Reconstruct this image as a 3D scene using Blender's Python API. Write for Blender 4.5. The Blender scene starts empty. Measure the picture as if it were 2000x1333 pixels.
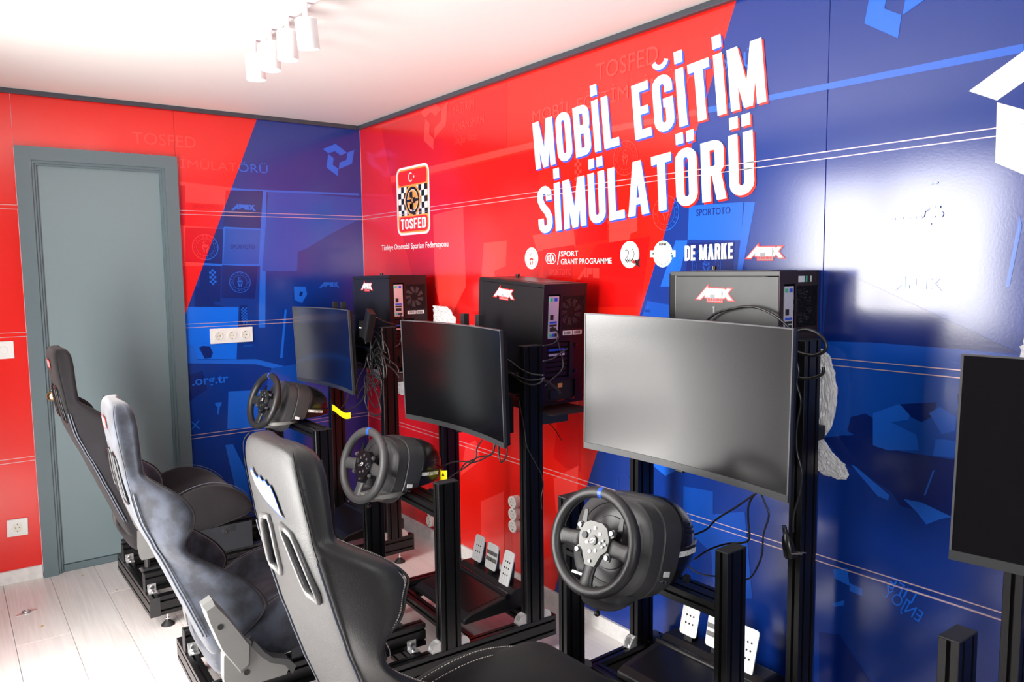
import bpy, bmesh, math, random
from mathutils import Vector, Matrix, Euler
random.seed(7)
C = bpy.context.scene.collection
PI = math.pi
R = math.radians
# ------------------------------------------------------------------ camera
def basis(yaw, pitch, roll):
    cy, sy, cp, sp = math.cos(yaw), math.sin(yaw), math.cos(pitch), math.sin(pitch)
    f = Vector((-sy*cp, cy*cp, sp)); r = Vector((cy, sy, 0)); u = r.cross(f)
    cr, sr = math.cos(roll), math.sin(roll)
    return r*cr+u*sr, f, u*cr-r*sr
def frame(pos, yaw, pitch=0, roll=0):      # x = right, y = forward, z = up
    r, f, u = basis(yaw, pitch, roll)
    m = Matrix((r, f, u)).transposed().to_4x4(); m.translation = Vector(pos); return m
cam_d = bpy.data.cameras.new('camera'); cam = bpy.data.objects.new('camera', cam_d); C.objects.link(cam)
r_, f_, u_ = basis(.93320, -.09340, -.01220)
m_ = Matrix((r_, u_, -f_)).transposed().to_4x4(); m_.translation = Vector((4.293, -2.0735, 1.4673))
cam.matrix_world = m_
cam_d.sensor_width = 36; cam_d.lens = 1506.5/2000*36; cam_d.clip_start = .02
bpy.context.scene.camera = cam
# ------------------------------------------------------------------ light
sc = bpy.context.scene
sc.view_settings.view_transform = 'Standard'; sc.view_settings.look = 'None'
sc.view_settings.exposure = 0.5; sc.view_settings.gamma = 1; sc.view_settings.use_curve_mapping = False
w = bpy.data.worlds.new('world'); sc.world = w; w.use_nodes = True
bg = w.node_tree.nodes['Background']; bg.inputs[0].default_value = (.86, .93, 1, 1); bg.inputs[1].default_value = .8
def area(name, pos, direction, sx, sy, power, col=(1, 1, 1)):
    l = bpy.data.lights.new(name, 'AREA'); l.shape = 'RECTANGLE'; l.size = sx; l.size_y = sy; l.energy = power; l.color = col
    o = bpy.data.objects.new(name, l); C.objects.link(o); o.location = pos
    o.rotation_euler = Vector(direction).to_track_quat('-Z', 'Z').to_euler(); return o
YB = -2.42        # face of the window wall behind the camera
XE = 5.9          # far end of the cabin
area('daylight_entrance', (1.92, YB-.14, 1.05), (0, 1, .08), 1.35, 2.0, 100, (1, .965, .925))
area('added_window_light', (5.2, YB-.14, 1.45), (-.35, 1, .0), .9, 1.1, 34, (1, .98, .96))  # lamp added to light the rigs from behind the camera
# ------------------------------------------------------------------ materials
def mat(name, col, rough=.5, metal=0., bump=0., bscale=60., spec=None, coat=0., noise=0., nscale=8., col2=None, sheen=0., emit=0., trans=0., alpha=1., aniso=None, coatr=.05):
    m = bpy.data.materials.new(name); m.use_nodes = True; nt = m.node_tree; b = nt.nodes['Principled BSDF']
    b.inputs['Base Color'].default_value = (*col, 1); b.inputs['Roughness'].default_value = rough; b.inputs['Metallic'].default_value = metal
    if spec is not None: b.inputs['Specular IOR Level'].default_value = spec
    b.inputs['Coat Weight'].default_value = coat; b.inputs['Coat Roughness'].default_value = coatr
    b.inputs['Sheen Weight'].default_value = sheen; b.inputs['Sheen Roughness'].default_value = .4
    b.inputs['Transmission Weight'].default_value = trans; b.inputs['Alpha'].default_value = alpha
    if emit: b.inputs['Emission Color'].default_value = (*col, 1); b.inputs['Emission Strength'].default_value = emit
    tc = nt.nodes.new('ShaderNodeTexCoord')
    if bump:
        n = nt.nodes.new('ShaderNodeTexNoise'); n.inputs['Scale'].default_value = bscale; n.inputs['Detail'].default_value = 3
        bp = nt.nodes.new('ShaderNodeBump'); bp.inputs['Strength'].default_value = bump; bp.inputs['Distance'].default_value = .002
        nt.links.new(tc.outputs['Object'], n.inputs['Vector']); nt.links.new(n.outputs['Fac'], bp.inputs['Height']); nt.links.new(bp.outputs['Normal'], b.inputs['Normal'])
    if noise:
        n = nt.nodes.new('ShaderNodeTexNoise'); n.inputs['Scale'].default_value = nscale; n.inputs['Detail'].default_value = 4
        mp = nt.nodes.new('ShaderNodeMapRange'); mp.inputs[1].default_value = .38; mp.inputs[2].default_value = .62
        mx = nt.nodes.new('ShaderNodeMix'); mx.data_type = 'RGBA'
        mx.inputs[6].default_value = (*col, 1); mx.inputs[7].default_value = (*(col2 or [c*(1-noise) for c in col]), 1)
        nt.links.new(tc.outputs['Object'], n.inputs['Vector']); nt.links.new(n.outputs['Fac'], mp.inputs[0]); nt.links.new(mp.outputs[0], mx.inputs[0]); nt.links.new(mx.outputs[2], b.inputs['Base Color'])
    return m
def mural(name, red, blue, axis, rough=.2):   # axis 0: long wall (boundary in X), 1: door wall (boundary in Y)
    m = mat(name, red, rough, spec=.5, coat=.9, coatr=.15); nt = m.node_tree; b = nt.nodes['Principled BSDF']
    g = nt.nodes.new('ShaderNodeNewGeometry'); s = nt.nodes.new('ShaderNodeSeparateXYZ'); nt.links.new(g.outputs['Position'], s.inputs[0])
    k = (.411, 1.756) if axis == 0 else (.4036, -1.541)
    a = nt.nodes.new('ShaderNodeMath'); a.operation = 'MULTIPLY_ADD'; nt.links.new(s.outputs[2], a.inputs[0]); a.inputs[1].default_value = k[0]; a.inputs[2].default_value = k[1]
    gt = nt.nodes.new('ShaderNodeMath'); gt.operation = 'GREATER_THAN'; nt.links.new(s.outputs[axis], gt.inputs[0]); nt.links.new(a.outputs[0], gt.inputs[1])
    mx = nt.nodes.new('ShaderNodeMix'); mx.data_type = 'RGBA'; mx.inputs[6].default_value = (*red, 1); mx.inputs[7].default_value = (*blue, 1)
    nt.links.new(gt.outputs[0], mx.inputs[0]); nt.links.new(mx.outputs[2], b.inputs['Base Color'])
    # vinyl film: fine orange peel plus slow waves
    n1 = nt.nodes.new('ShaderNodeTexNoise'); n1.inputs['Scale'].default_value = 140; n1.inputs['Detail'].default_value = 2
    n2 = nt.nodes.new('ShaderNodeTexNoise'); n2.inputs['Scale'].default_value = 2.2; n2.inputs['Detail'].default_value = 1
    nt.links.new(g.outputs['Position'], n1.inputs['Vector']); nt.links.new(g.outputs['Position'], n2.inputs['Vector'])
    b1 = nt.nodes.new('ShaderNodeBump'); b1.inputs['Strength'].default_value = .25; b1.inputs['Distance'].default_value = .0006
    b2 = nt.nodes.new('ShaderNodeBump'); b2.inputs['Strength'].default_value = .5; b2.inputs['Distance'].default_value = .012
    nt.links.new(n2.outputs['Fac'], b2.inputs['Height']); nt.links.new(b2.outputs['Normal'], b1.inputs['Normal']); nt.links.new(n1.outputs['Fac'], b1.inputs['Height']); nt.links.new(b1.outputs['Normal'], b.inputs['Normal'])
    return m
RED = (.84, .011, .005); BLUE = (.004, .035, .27)
MU = {}
for ax in (0, 1):
    MU['base', ax] = mural('mural_film', RED, BLUE, ax)
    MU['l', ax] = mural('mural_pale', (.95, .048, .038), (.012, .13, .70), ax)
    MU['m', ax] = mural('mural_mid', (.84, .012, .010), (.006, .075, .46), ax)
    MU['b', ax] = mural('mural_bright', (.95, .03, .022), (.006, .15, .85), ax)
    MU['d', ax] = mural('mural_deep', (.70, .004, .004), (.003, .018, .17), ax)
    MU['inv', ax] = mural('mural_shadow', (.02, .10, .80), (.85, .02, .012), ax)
M = {}
M['white_ink'] = mat('white_ink', (.9, .9, .9), .25, coat=.2)
M['black_ink'] = mat('black_ink', (.01, .01, .012), .3)
M['gold_ink'] = mat('gold_ink', (.80, .34, .07), .3)
M['red_ink'] = mat('red_ink', (.80, .02, .02), .3)
M['grey_ink'] = mat('grey_ink', (.35, .36, .38), .4)
M['green_ink'] = mat('green_ink', (.1, .45, .12), .4)
M['blue_ink'] = mat('blue_ink', (.02, .12, .75), .3)
M['joint'] = mat('joint_highlight', (.85, .62, .62), .25, .4)  # pale pink puts the highlights along the panel joints into the colour
M['ceiling'] = mat('ceiling_paint', (.80, .785, .75), .7, bump=.15, bscale=25)
M['trim'] = mat('trim_metal', (.07, .08, .10), .35, .3)
M['base'] = mat('baseboard_ash', (.82, .80, .78), .35, noise=.12, nscale=30)
M['door'] = mat('door_paint', (.20, .27, .29), .38, bump=.08, bscale=40, spec=.6)
M['doorframe'] = mat('door_frame_paint', (.125, .175, .195), .33, bump=.08, bscale=90, spec=.6)
M['btn'] = mat('button_metal', (.30, .31, .34), .25, .8)
M['wheel_w'] = mat('worn_wheel_leather', (.055, .055, .057), .42, bump=.3, bscale=420, spec=.6)
M['brass'] = mat('brass', (.85, .70, .40), .25, 1)
M['plastic_w'] = mat('white_plastic', (.85, .85, .83), .3)
M['plastic_c'] = mat('cream_plastic', (.78, .76, .68), .35)
M['slot'] = mat('slot_dark', (.01, .01, .01), .6)
M['alu_b'] = mat('black_anodised', (.007, .007, .008), .30, .3, spec=.7, bump=.05, bscale=300)
M['cap'] = mat('black_end_cap', (.022, .022, .024), .5, bump=.3, bscale=400)
M['alu'] = mat('cast_aluminium', (.72, .72, .72), .35, .8)
M['alu_w'] = mat('brushed_aluminium', (.88, .89, .90), .35, .45)
M['zinc'] = mat('zinc_bolt', (.75, .76, .78), .25, 1)
M['chrome'] = mat('chrome', (.8, .8, .82), .12, 1)
M['rubber'] = mat('black_rubber', (.015, .015, .016), .5)
M['blk'] = mat('black_plastic', (.010, .010, .011), .42, bump=.2, bscale=500)
M['blk_s'] = mat('smooth_black_plastic', (.008, .008, .009), .28)
M['blk_g'] = mat('gloss_black', (.008, .008, .01), .12)
M['screen'] = mat('screen_glass', (.003, .003, .004), .17, spec=1.)
M['bezel'] = mat('bezel_plastic', (.045, .047, .05), .35)
M['bezel_t'] = mat('thin_bezel', (.10, .10, .11), .3)
M['wheel'] = mat('wheel_leather', (.020, .020, .022), .38, bump=.3, bscale=420, spec=.6)
M['hub'] = mat('hub_metal', (.15, .15, .145), .40, .4)
M['grey_p'] = mat('grey_plastic', (.17, .17, .165), .45, bump=.15, bscale=350)
M['dgrey_p'] = mat('dark_grey_plastic', (.05, .05, .053), .36)
M['slate'] = mat('slate_plate', (.035, .038, .045), .4, .3)
M['pcblk'] = mat('pc_steel', (.010, .010, .012), .42, .2, bump=.1, bscale=250)
M['pcgrey'] = mat('pc_side_steel', (.075, .078, .08), .42, .3, noise=.2, nscale=5)
M['pc_red'] = mat('pc_rear_steel', (.03, .012, .015), .35, .5)
M['io'] = mat('io_shield', (.75, .70, .72), .35, .5)
M['blue_p'] = mat('blue_port', (.02, .08, .7), .3); M['green_p'] = mat('green_port', (.05, .5, .3), .3)
M['yellow'] = mat('yellow_label', (.85, .75, .01), .4)
M['cable'] = mat('cable_black', (.012, .012, .013), .3, spec=.7)
M['wrap'] = mat('bubble_film', (.93, .93, .95), .16, bump=1., bscale=160, trans=.25, alpha=.93)
M['suede'] = mat('charcoal_suede', (.038, .045, .066), .85, noise=.5, nscale=19, col2=(.012, .014, .022), sheen=.5, bump=.3, bscale=500)
M['suede_k'] = mat('black_suede', (.009, .007, .010), .9, noise=.4, nscale=9, sheen=.12, bump=.3, bscale=500)
M['leather'] = mat('black_leatherette', (.03, .03, .031), .42, bump=.25, bscale=350, spec=.55)
M['fabric'] = mat('black_fabric', (.007, .007, .008), .85, bump=.4, bscale=500, sheen=.03)
M['thread'] = mat('pale_thread', (.62, .60, .54), .6)
M['piping'] = mat('grey_piping', (.10, .11, .14), .4)
M['frame_s'] = mat('slot_frame_gloss', (.16, .16, .16), .30, spec=.7)
M['lamp_w'] = mat('lamp_white', (.9, .9, .88), .35)
M['bulb'] = mat('lit_bulb', (1, .95, .85), .3, emit=12)
M['crumb'] = mat('wood_crumb', (.6, .42, .18), .8)
# ------------------------------------------------------------------ mesh helpers
class MB:
    def __init__(s): s.v = []; s.f = []; s.m = None
    def add(s, vs, fs):
        o = len(s.v)
        if s.m is not None: vs = [s.m @ Vector(v) for v in vs]
        s.v += [tuple(v) for v in vs]; s.f += [tuple(i+o for i in f) for f in fs]; return s
    def box(s, x0, x1, y0, y1, z0, z1, c=0.):
        if c <= 0:
            return s.add([(x, y, z) for x in (x0, x1) for y in (y0, y1) for z in (z0, z1)],
                [(0, 1, 3, 2), (4, 6, 7, 5), (0, 4, 5, 1), (2, 3, 7, 6), (0, 2, 6, 4), (1, 5, 7, 3)])
        b = bmesh.new(); bmesh.ops.create_cube(b, size=1)
        for v in b.verts: v.co = Vector(((x0+x1)/2+v.co.x*(x1-x0), (y0+y1)/2+v.co.y*(y1-y0), (z0+z1)/2+v.co.z*(z1-z0)))
        bmesh.ops.bevel(b, geom=list(b.edges), offset=c, segments=2, affect='EDGES', profile=.6)
        s.add([v.co.copy() for v in b.verts], [[v.index for v in f.verts] for f in b.faces]); b.free(); return s
    def cyl(s, p0, p1, r0, r1=None, n=20, caps=True):
        r1 = r0 if r1 is None else r1; p0 = Vector(p0); p1 = Vector(p1); d = (p1-p0).normalized()
        a = d.orthogonal().normalized(); b = d.cross(a)
        vs = []
        for p, r in ((p0, r0), (p1, r1)):
            for i in range(n): t = 2*PI*i/n; vs.append(p+a*r*math.cos(t)+b*r*math.sin(t))
        fs = [(i, (i+1) % n, n+(i+1) % n, n+i) for i in range(n)]
        if caps: fs += [tuple(range(n-1, -1, -1)), tuple(range(n, 2*n))]
        return s.add(vs, fs)
    def loft(s, rings, caps=True, closed=True):
        n = len(rings[0]); vs = [v for r in rings for v in r]; fs = []
        for k in range(len(rings)-1):
            for i in range(n if closed else n-1):
                j = (i+1) % n; fs.append((k*n+i, k*n+j, (k+1)*n+j, (k+1)*n+i))
        if caps and closed: fs += [tuple(range(n-1, -1, -1)), tuple(range((len(rings)-1)*n, len(rings)*n))]
        return s.add(vs, fs)
    def tube(s, pts, r, n=8, closed=False):
        pts = [Vector(p) for p in pts]; L = len(pts); rings = []; a = None
        for i, p in enumerate(pts):
            d = (pts[(i+1) % L]-pts[i-1]) if closed else (pts[min(i+1, L-1)]-pts[max(i-1, 0)])
            d.normalize()
            a = d.orthogonal() if a is None else a-d*a.dot(d)
            if a.length < 1e-6: a = d.orthogonal()
            a.normalize(); b = d.cross(a); rr = r[i] if isinstance(r, (list, tuple)) else r
            rings.append([p+a*rr*math.cos(2*PI*k/n)+b*rr*math.sin(2*PI*k/n) for k in range(n)])
        if closed:
            vs = [v for q in rings for v in q]; fs = []
            for k in range(L):
                for i in range(n): fs.append((k*n+i, k*n+(i+1) % n, ((k+1) % L)*n+(i+1) % n, ((k+1) % L)*n+i))
            return s.add(vs, fs)
        return s.loft(rings)
    def prism(s, poly, fn, h0, h1):            # poly 2d, fn(u, v, h) -> xyz
        n = len(poly); vs = [fn(u, v, h0) for u, v in poly]+[fn(u, v, h1) for u, v in poly]
        return s.add(vs, [tuple(range(n)), tuple(range(2*n-1, n-1, -1))]+[(i, n+i, n+(i+1) % n, (i+1) % n) for i in range(n)])
    def sphere(s, c, r, n=16, k=8, sz=1.):
        c = Vector(c); rings = []
        for j in range(1, k):
            t = PI*j/k; rings.append([c+Vector((r*math.sin(t)*math.cos(2*PI*i/n), r*math.sin(t)*math.sin(2*PI*i/n), r*sz*math.cos(t))) for i in range(n)])
        return s.loft(rings)
    def lathe(s, prof, n=32):                  # prof [(r, h)] about +y axis
        return s.loft([[(r*math.cos(2*PI*i/n), h, r*math.sin(2*PI*i/n)) for i in range(n)] for r, h in prof], caps=True)
    def build(s, name, m, parent=None, smooth=False, label=None, kind=None, sub=0, auto=None):
        me = bpy.data.meshes.new(name); me.from_pydata(s.v, [], s.f)
        b = bmesh.new(); b.from_mesh(me); bmesh.ops.recalc_face_normals(b, faces=b.faces); b.to_mesh(me); b.free(); me.update()
        me.materials.append(m)
        if smooth or auto: me.shade_smooth()
        if auto: me.set_sharp_from_angle(angle=R(auto))
        o = bpy.data.objects.new(name, me); C.objects.link(o)
        if parent is not None: o.parent = parent
        if label: o['label'] = label
        if kind: o['kind'] = kind
        if sub:
            md = o.modifiers.new('sub', 'SUBSURF'); md.levels = sub; md.render_levels = sub
        return o
def thing(name, label, cat, mw=None, group=None):
    o = bpy.data.objects.new(name, None); C.objects.link(o); o.empty_display_size = .1
    if mw is not None: o.matrix_world = mw
    o['label'] = label; o['category'] = cat
    if group: o['group'] = group
    return o
def tag(o, label, cat, group=None):
    o['label'] = label; o['category'] = cat
    if group: o['group'] = group
    return o
def struct(o): o['kind'] = 'structure'; return o
def setempty(name):
    o = bpy.data.objects.new(name, None); C.objects.link(o); o['kind'] = 'structure'; return o
def catmull(pts, n=8):
    pts = [Vector(p) for p in pts]; out = []
    for i in range(len(pts)-1):
        p0 = pts[max(i-1, 0)]; p1 = pts[i]; p2 = pts[i+1]; p3 = pts[min(i+2, len(pts)-1)]
        for k in range(n):
            t = k/n; out.append(.5*((2*p1)+(p2-p0)*t+(2*p0-5*p1+4*p2-p3)*t*t+(3*p1-p0-3*p2+p3)*t**3))
    return out+[pts[-1]]
# planes for print: (u, v) -> world
def onL(off): return lambda u, v, h=0: (u, -off-h, v)
def onB(off): return lambda u, v, h=0: (off+h, u, v)
def decal(name, polys, fn, m, parent, label=None, kind=None):
    b = MB()
    for k, p in enumerate(polys): b.add([fn(u, v, (k % 14)*2e-5) for u, v in p], [tuple(range(len(p)))])
    return b.build(name, m, parent, label=label, kind=kind)
# ------------------------------------------------------------------ stroke lettering
def arc(cx, cy, rx, ry, a0, a1, n=7):
    return [(cx+rx*math.cos(R(a0+(a1-a0)*i/n)), cy+ry*math.sin(R(a0+(a1-a0)*i/n))) for i in range(n+1)]
def ribbon(path, t, closed=False):
    n = len(path); L = []; Q = []
    for i in range(n):
        p = Vector(path[i]); 
        a = Vector(path[i-1]) if (i > 0 or closed) else None; c = Vector(path[(i+1) % n]) if (i < n-1 or closed) else None
        d1 = (p-a).normalized() if a is not None else (c-p).normalized(); d2 = (c-p).normalized() if c is not None else d1
        n1 = Vector((-d1.y, d1.x)); n2 = Vector((-d2.y, d2.x)); mm = (n1+n2)
        if mm.length < 1e-4: mm = n1.copy()
        mm.normalize(); k = (t/2)/max(.35, mm.dot(n1)); L.append(p+mm*k); Q.append(p-mm*k)
    out = []
    for i in range(n if closed else n-1):
        j = (i+1) % n; out.append([tuple(L[i]), tuple(L[j]), tuple(Q[j]), tuple(Q[i])])
    return out
def glyph(ch, t=.17, w=.42):
    l, r, b, p = t/2, w-t/2, t/2, 1-t/2; rr = (r-l)/2; mx = w/2
    rect = lambda x0, y0, x1, y1: [[(x0, y0), (x1, y0), (x1, y1), (x0, y1)]]
    base = {'İ': 'I', 'Ö': 'O', 'Ü': 'U', 'Ğ': 'G', 'Ç': 'C'}.get(ch, ch); P = []; W = w
    bowl = lambda y0, y1: ribbon([(l, y1), (r-.1, y1)]+arc(r-.1, y1-.1, .1, .1, 90, 0, 4)[1:]+arc(r-.1, y0+.1, .1, .1, 0, -90, 4)+[(l, y0)], t)
    if base == 'O': P = ribbon(arc(mx, p-rr, rr, rr, 180, 0)+arc(mx, b+rr, rr, rr, 0, -180), t, True)
    elif base == '0': P = ribbon(arc(mx, p-rr, rr, rr, 180, 0)+arc(mx, b+rr, rr, rr, 0, -180), t, True)
    elif base == 'U': P = ribbon([(l, 1)]+arc(mx, b+rr, rr, rr, 180, 360)+[(r, 1)], t)
    elif base == 'C': P = ribbon([(r, .66)]+arc(mx, p-rr, rr, rr, 0, 180)+arc(mx, b+rr, rr, rr, 180, 360)+[(r, .34)], t)
    elif base == 'G': P = ribbon([(r, .68)]+arc(mx, p-rr, rr, rr, 0, 180)+arc(mx, b+rr, rr, rr, 180, 360)+[(r, .50), (mx, .50)], t)
    elif base == 'S': P = ribbon([(r, .68)]+arc(mx, p-rr, rr, rr, 0, 180)+[(l, .72), (mx-.05, .57), (mx+.05, .46), (r, .32)]+arc(mx, b+rr, rr, rr, 0, -180)+[(l, .32)], t)
    elif base == 'I': W = t; P = rect(0, 0, t, 1)
    elif base == '1': W = t*1.5; P = rect(t*.5, 0, t*1.5, 1)+rect(0, .72, t*.6, .86)
    elif base == 'L': W = w*.88; P = rect(0, 0, t, 1)+rect(t, 0, W, t)
    elif base == 'E': W = w*.88; P = rect(0, 0, t, 1)+rect(t, 0, W, t)+rect(t, 1-t, W, 1)+rect(t, .5-t*.45, W*.92, .5+t*.45)
    elif base == 'F': W = w*.88; P = rect(0, 0, t, 1)+rect(t, 1-t, W, 1)+rect(t, .48-t*.45, W*.92, .48+t*.45)
    elif base == 'T': W = w*.98; P = rect(0, 1-t, W, 1)+rect(W/2-t/2, 0, W/2+t/2, 1-t)
    elif base == 'P': P = rect(0, 0, t, 1)+bowl(.44, p)
    elif base == 'R': P = rect(0, 0, t, 1)+bowl(.50, p)+[[(w*.42, .5), (w*.42+t*1.05, .5), (w+.02, 0), (w+.02-t*1.05, 0)]]
    elif base == 'B': P = rect(0, 0, t, 1)+bowl(.53, p)+bowl(b, .52)
    elif base == 'D': P = rect(0, 0, t, 1)+ribbon([(l, p), (r-.13, p)]+arc(r-.13, p-.13, .13, .13, 90, 0, 5)[1:]+arc(r-.13, b+.13, .13, .13, 0, -90, 5)+[(l, b)], t)
    elif base == 'A': W = w*1.12; P = [[(0, 0), (t*.98, 0), (W/2+t*.30, 1), (W/2-t*.55, 1)], [(W, 0), (W-t*.98, 0), (W/2-t*.30, 1), (W/2+t*.55, 1)]]+rect(W*.25, .2, W*.75, .2+t*.8)
    elif base == 'M': W = w*1.42; P = rect(0, 0, t*.92, 1)+rect(W-t*.92, 0, W, 1)+[[(t*.2, 1), (t*1.15, 1), (W/2+t*.45, 0), (W/2-t*.45, 0)], [(W-t*.2, 1), (W-t*1.15, 1), (W/2-t*.45, 0), (W/2+t*.45, 0)]]
    elif base == 'N': W = w*1.05; P = rect(0, 0, t*.95, 1)+rect(W-t*.95, 0, W, 1)+[[(t*.1, 1), (t*1.15, 1), (W-t*.1, 0), (W-t*1.15, 0)]]
    elif base == 'K': W = w*1.02; P = rect(0, 0, t, 1)+[[(t, .36), (t, .60), (W-t*1.1, 1), (W, 1)], [(t+.02, .62), (t+.14, .72), (W, 0), (W-t*1.15, 0)]]
    elif base == 'H': P = rect(0, 0, t, 1)+rect(w-t, 0, w, 1)+rect(t, .5-t*.45, w-t, .5+t*.45)
    elif base == 'X': W = w*1.05; P = [[(0, 0), (t*1.15, 0), (W, 1), (W-t*1.15, 1)], [(W, 0), (W-t*1.15, 0), (0, 1), (t*1.15, 1)]]
    elif base == 'V': W = w*1.05; P = [[(0, 1), (t*1.05, 1), (W/2+t*.45, 0), (W/2-t*.45, 0)], [(W, 1), (W-t*1.05, 1), (W/2-t*.45, 0), (W/2+t*.45, 0)]]
    elif base == 'Y': W = w*1.05; P = [[(0, 1), (t*1.1, 1), (W/2+t*.5, .4), (W/2-t*.5, .4)], [(W, 1), (W-t*1.1, 1), (W/2-t*.5, .4), (W/2+t*.5, .4)]]+rect(W/2-t/2, 0, W/2+t/2, .45)
    elif base == '/': W = w*.7; P = [[(0, -.05), (t, -.05), (W, 1.05), (W-t, 1.05)]]
    elif base == '.': W = t; P = rect(0, 0, t, t)
    elif base == ' ': W = .2
    if ch == 'İ': P = P+rect(0, 1.09, t, 1.30)
    if ch in 'ÖÜ': P = P+rect(mx-t*1.08, 1.09, mx-t*.18, 1.28)+rect(mx+t*.18, 1.09, mx+t*1.08, 1.28)
    if ch == 'Ğ': P = P+ribbon(arc(mx, 1.27, .13, .13, 190, 350, 6), t*.55)
    return P, W
def lettering(s, o, uv, vv, t=.17, w=.42, gap=.075, slant=0):     # fits the word to width |uv| and cap height |vv| at origin o
    P = []; x = 0
    for ch in s:
        g, W = glyph(ch, t, w)
        P += [[(a+x, b) for a, b in q] for q in g]; x += W+gap
    x -= gap
    return [[(o[0]+uv[0]*(a+slant*b)/x+vv[0]*b, o[1]+uv[1]*(a+slant*b)/x+vv[1]*b) for a, b in q] for q in P]
def fonttext(name, s, o, width, height, fn, m, parent, bold=0., shear=0., rot=0., label=None):
    cu = bpy.data.curves.new(name, 'FONT'); cu.body = s; cu.size = 1; cu.offset = bold; cu.shear = shear; cu.resolution_u = 3
    t = bpy.data.objects.new(name, cu); C.objects.link(t)
    me = bpy.data.meshes.new_from_object(t.evaluated_get(bpy.context.evaluated_depsgraph_get()))
    bpy.data.objects.remove(t); bpy.data.curves.remove(cu)
    xs = [v.co.x for v in me.vertices]; ys = [v.co.y for v in me.vertices]
    x0, x1, y0, y1 = min(xs), max(xs), min(0, min(ys)) if height < 0 else 0, max(ys)
    cr, sr = math.cos(rot), math.sin(rot)
    for v in me.vertices:
        a = (v.co.x-x0)/(x1-x0)*width; b = (v.co.y)/(y1)*abs(height)
        v.co = Vector(fn(o[0]+a*cr-b*sr, o[1]+a*sr+b*cr))
    me.materials.clear(); me.materials.append(m); me.name = name
    ob = bpy.data.objects.new(name, me); C.objects.link(ob); ob.parent = parent
    if label: ob['label'] = label
    return ob
def catmull2(p): return [(q.x, q.y) for q in catmull([(a, b, 0) for a, b in p], 5)]
def disc(cx, cy, rx, ry=None, n=28): return [(cx+rx*math.cos(2*PI*i/n), cy+(ry or rx)*math.sin(2*PI*i/n)) for i in range(n)]
def ring(cx, cy, r, t, n=32, ky=1.): return ribbon([(cx+r*math.cos(2*PI*i/n), cy+ky*r*math.sin(2*PI*i/n)) for i in range(n)], t, True)
EMB= [[(0.0, 0.753), (0.409, 0.934), (0.763, 0.707), (0.556, 0.611), (0.374, 0.717), (0.167, 0.641)], [(0.167, 0.626), (0.333, 0.515), (0.298, 0.318), (0.47, 0.212), (0.444, 0.0), (0.096, 0.227)], [(0.773, 0.707), (1.0, 0.808), (0.909, 0.394), (0.48, 0.207), (0.51, 0.399), (0.732, 0.495)]]
APX= {'out': [(0.0, 0.046), (0.351, 0.384), (0.371, 0.311), (0.748, 0.305), (0.768, 0.285), (0.801, 0.311), (0.954, 0.305), (0.848, 0.192), (1.0, 0.033), (0.815, 0.04), (0.768, 0.093), (0.735, 0.073), (0.709, 0.073), (0.709, 0.0), (0.305, 0.007), (0.305, 0.079), (0.265, 0.079), (0.238, 0.106), (0.172, 0.04)], 'in': [(0.04, 0.066), (0.331, 0.344), (0.344, 0.298), (0.742, 0.285), (0.768, 0.265), (0.801, 0.291), (0.907, 0.285), (0.821, 0.192), (0.954, 0.053), (0.828, 0.053), (0.768, 0.119), (0.735, 0.086), (0.689, 0.086), (0.689, 0.02), (0.325, 0.026), (0.325, 0.093), (0.252, 0.099), (0.252, 0.132), (0.159, 0.06)], 'A': [(0.066, 0.073), (0.311, 0.311), (0.325, 0.285), (0.331, 0.113), (0.265, 0.113), (0.265, 0.172), (0.159, 0.066)], 'P1': [(0.338, 0.285), (0.497, 0.278), (0.497, 0.166), (0.391, 0.166), (0.391, 0.106), (0.338, 0.113)], 'E': [(0.503, 0.278), (0.669, 0.278), (0.669, 0.099), (0.51, 0.106)], 'X': [(0.675, 0.278), (0.742, 0.278), (0.762, 0.245), (0.795, 0.278), (0.881, 0.278), (0.808, 0.192), (0.921, 0.066), (0.834, 0.066), (0.768, 0.132), (0.735, 0.099), (0.682, 0.099), (0.722, 0.192)], 'R': [(0.331, 0.099), (0.682, 0.093), (0.689, 0.033), (0.331, 0.04)]}
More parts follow.
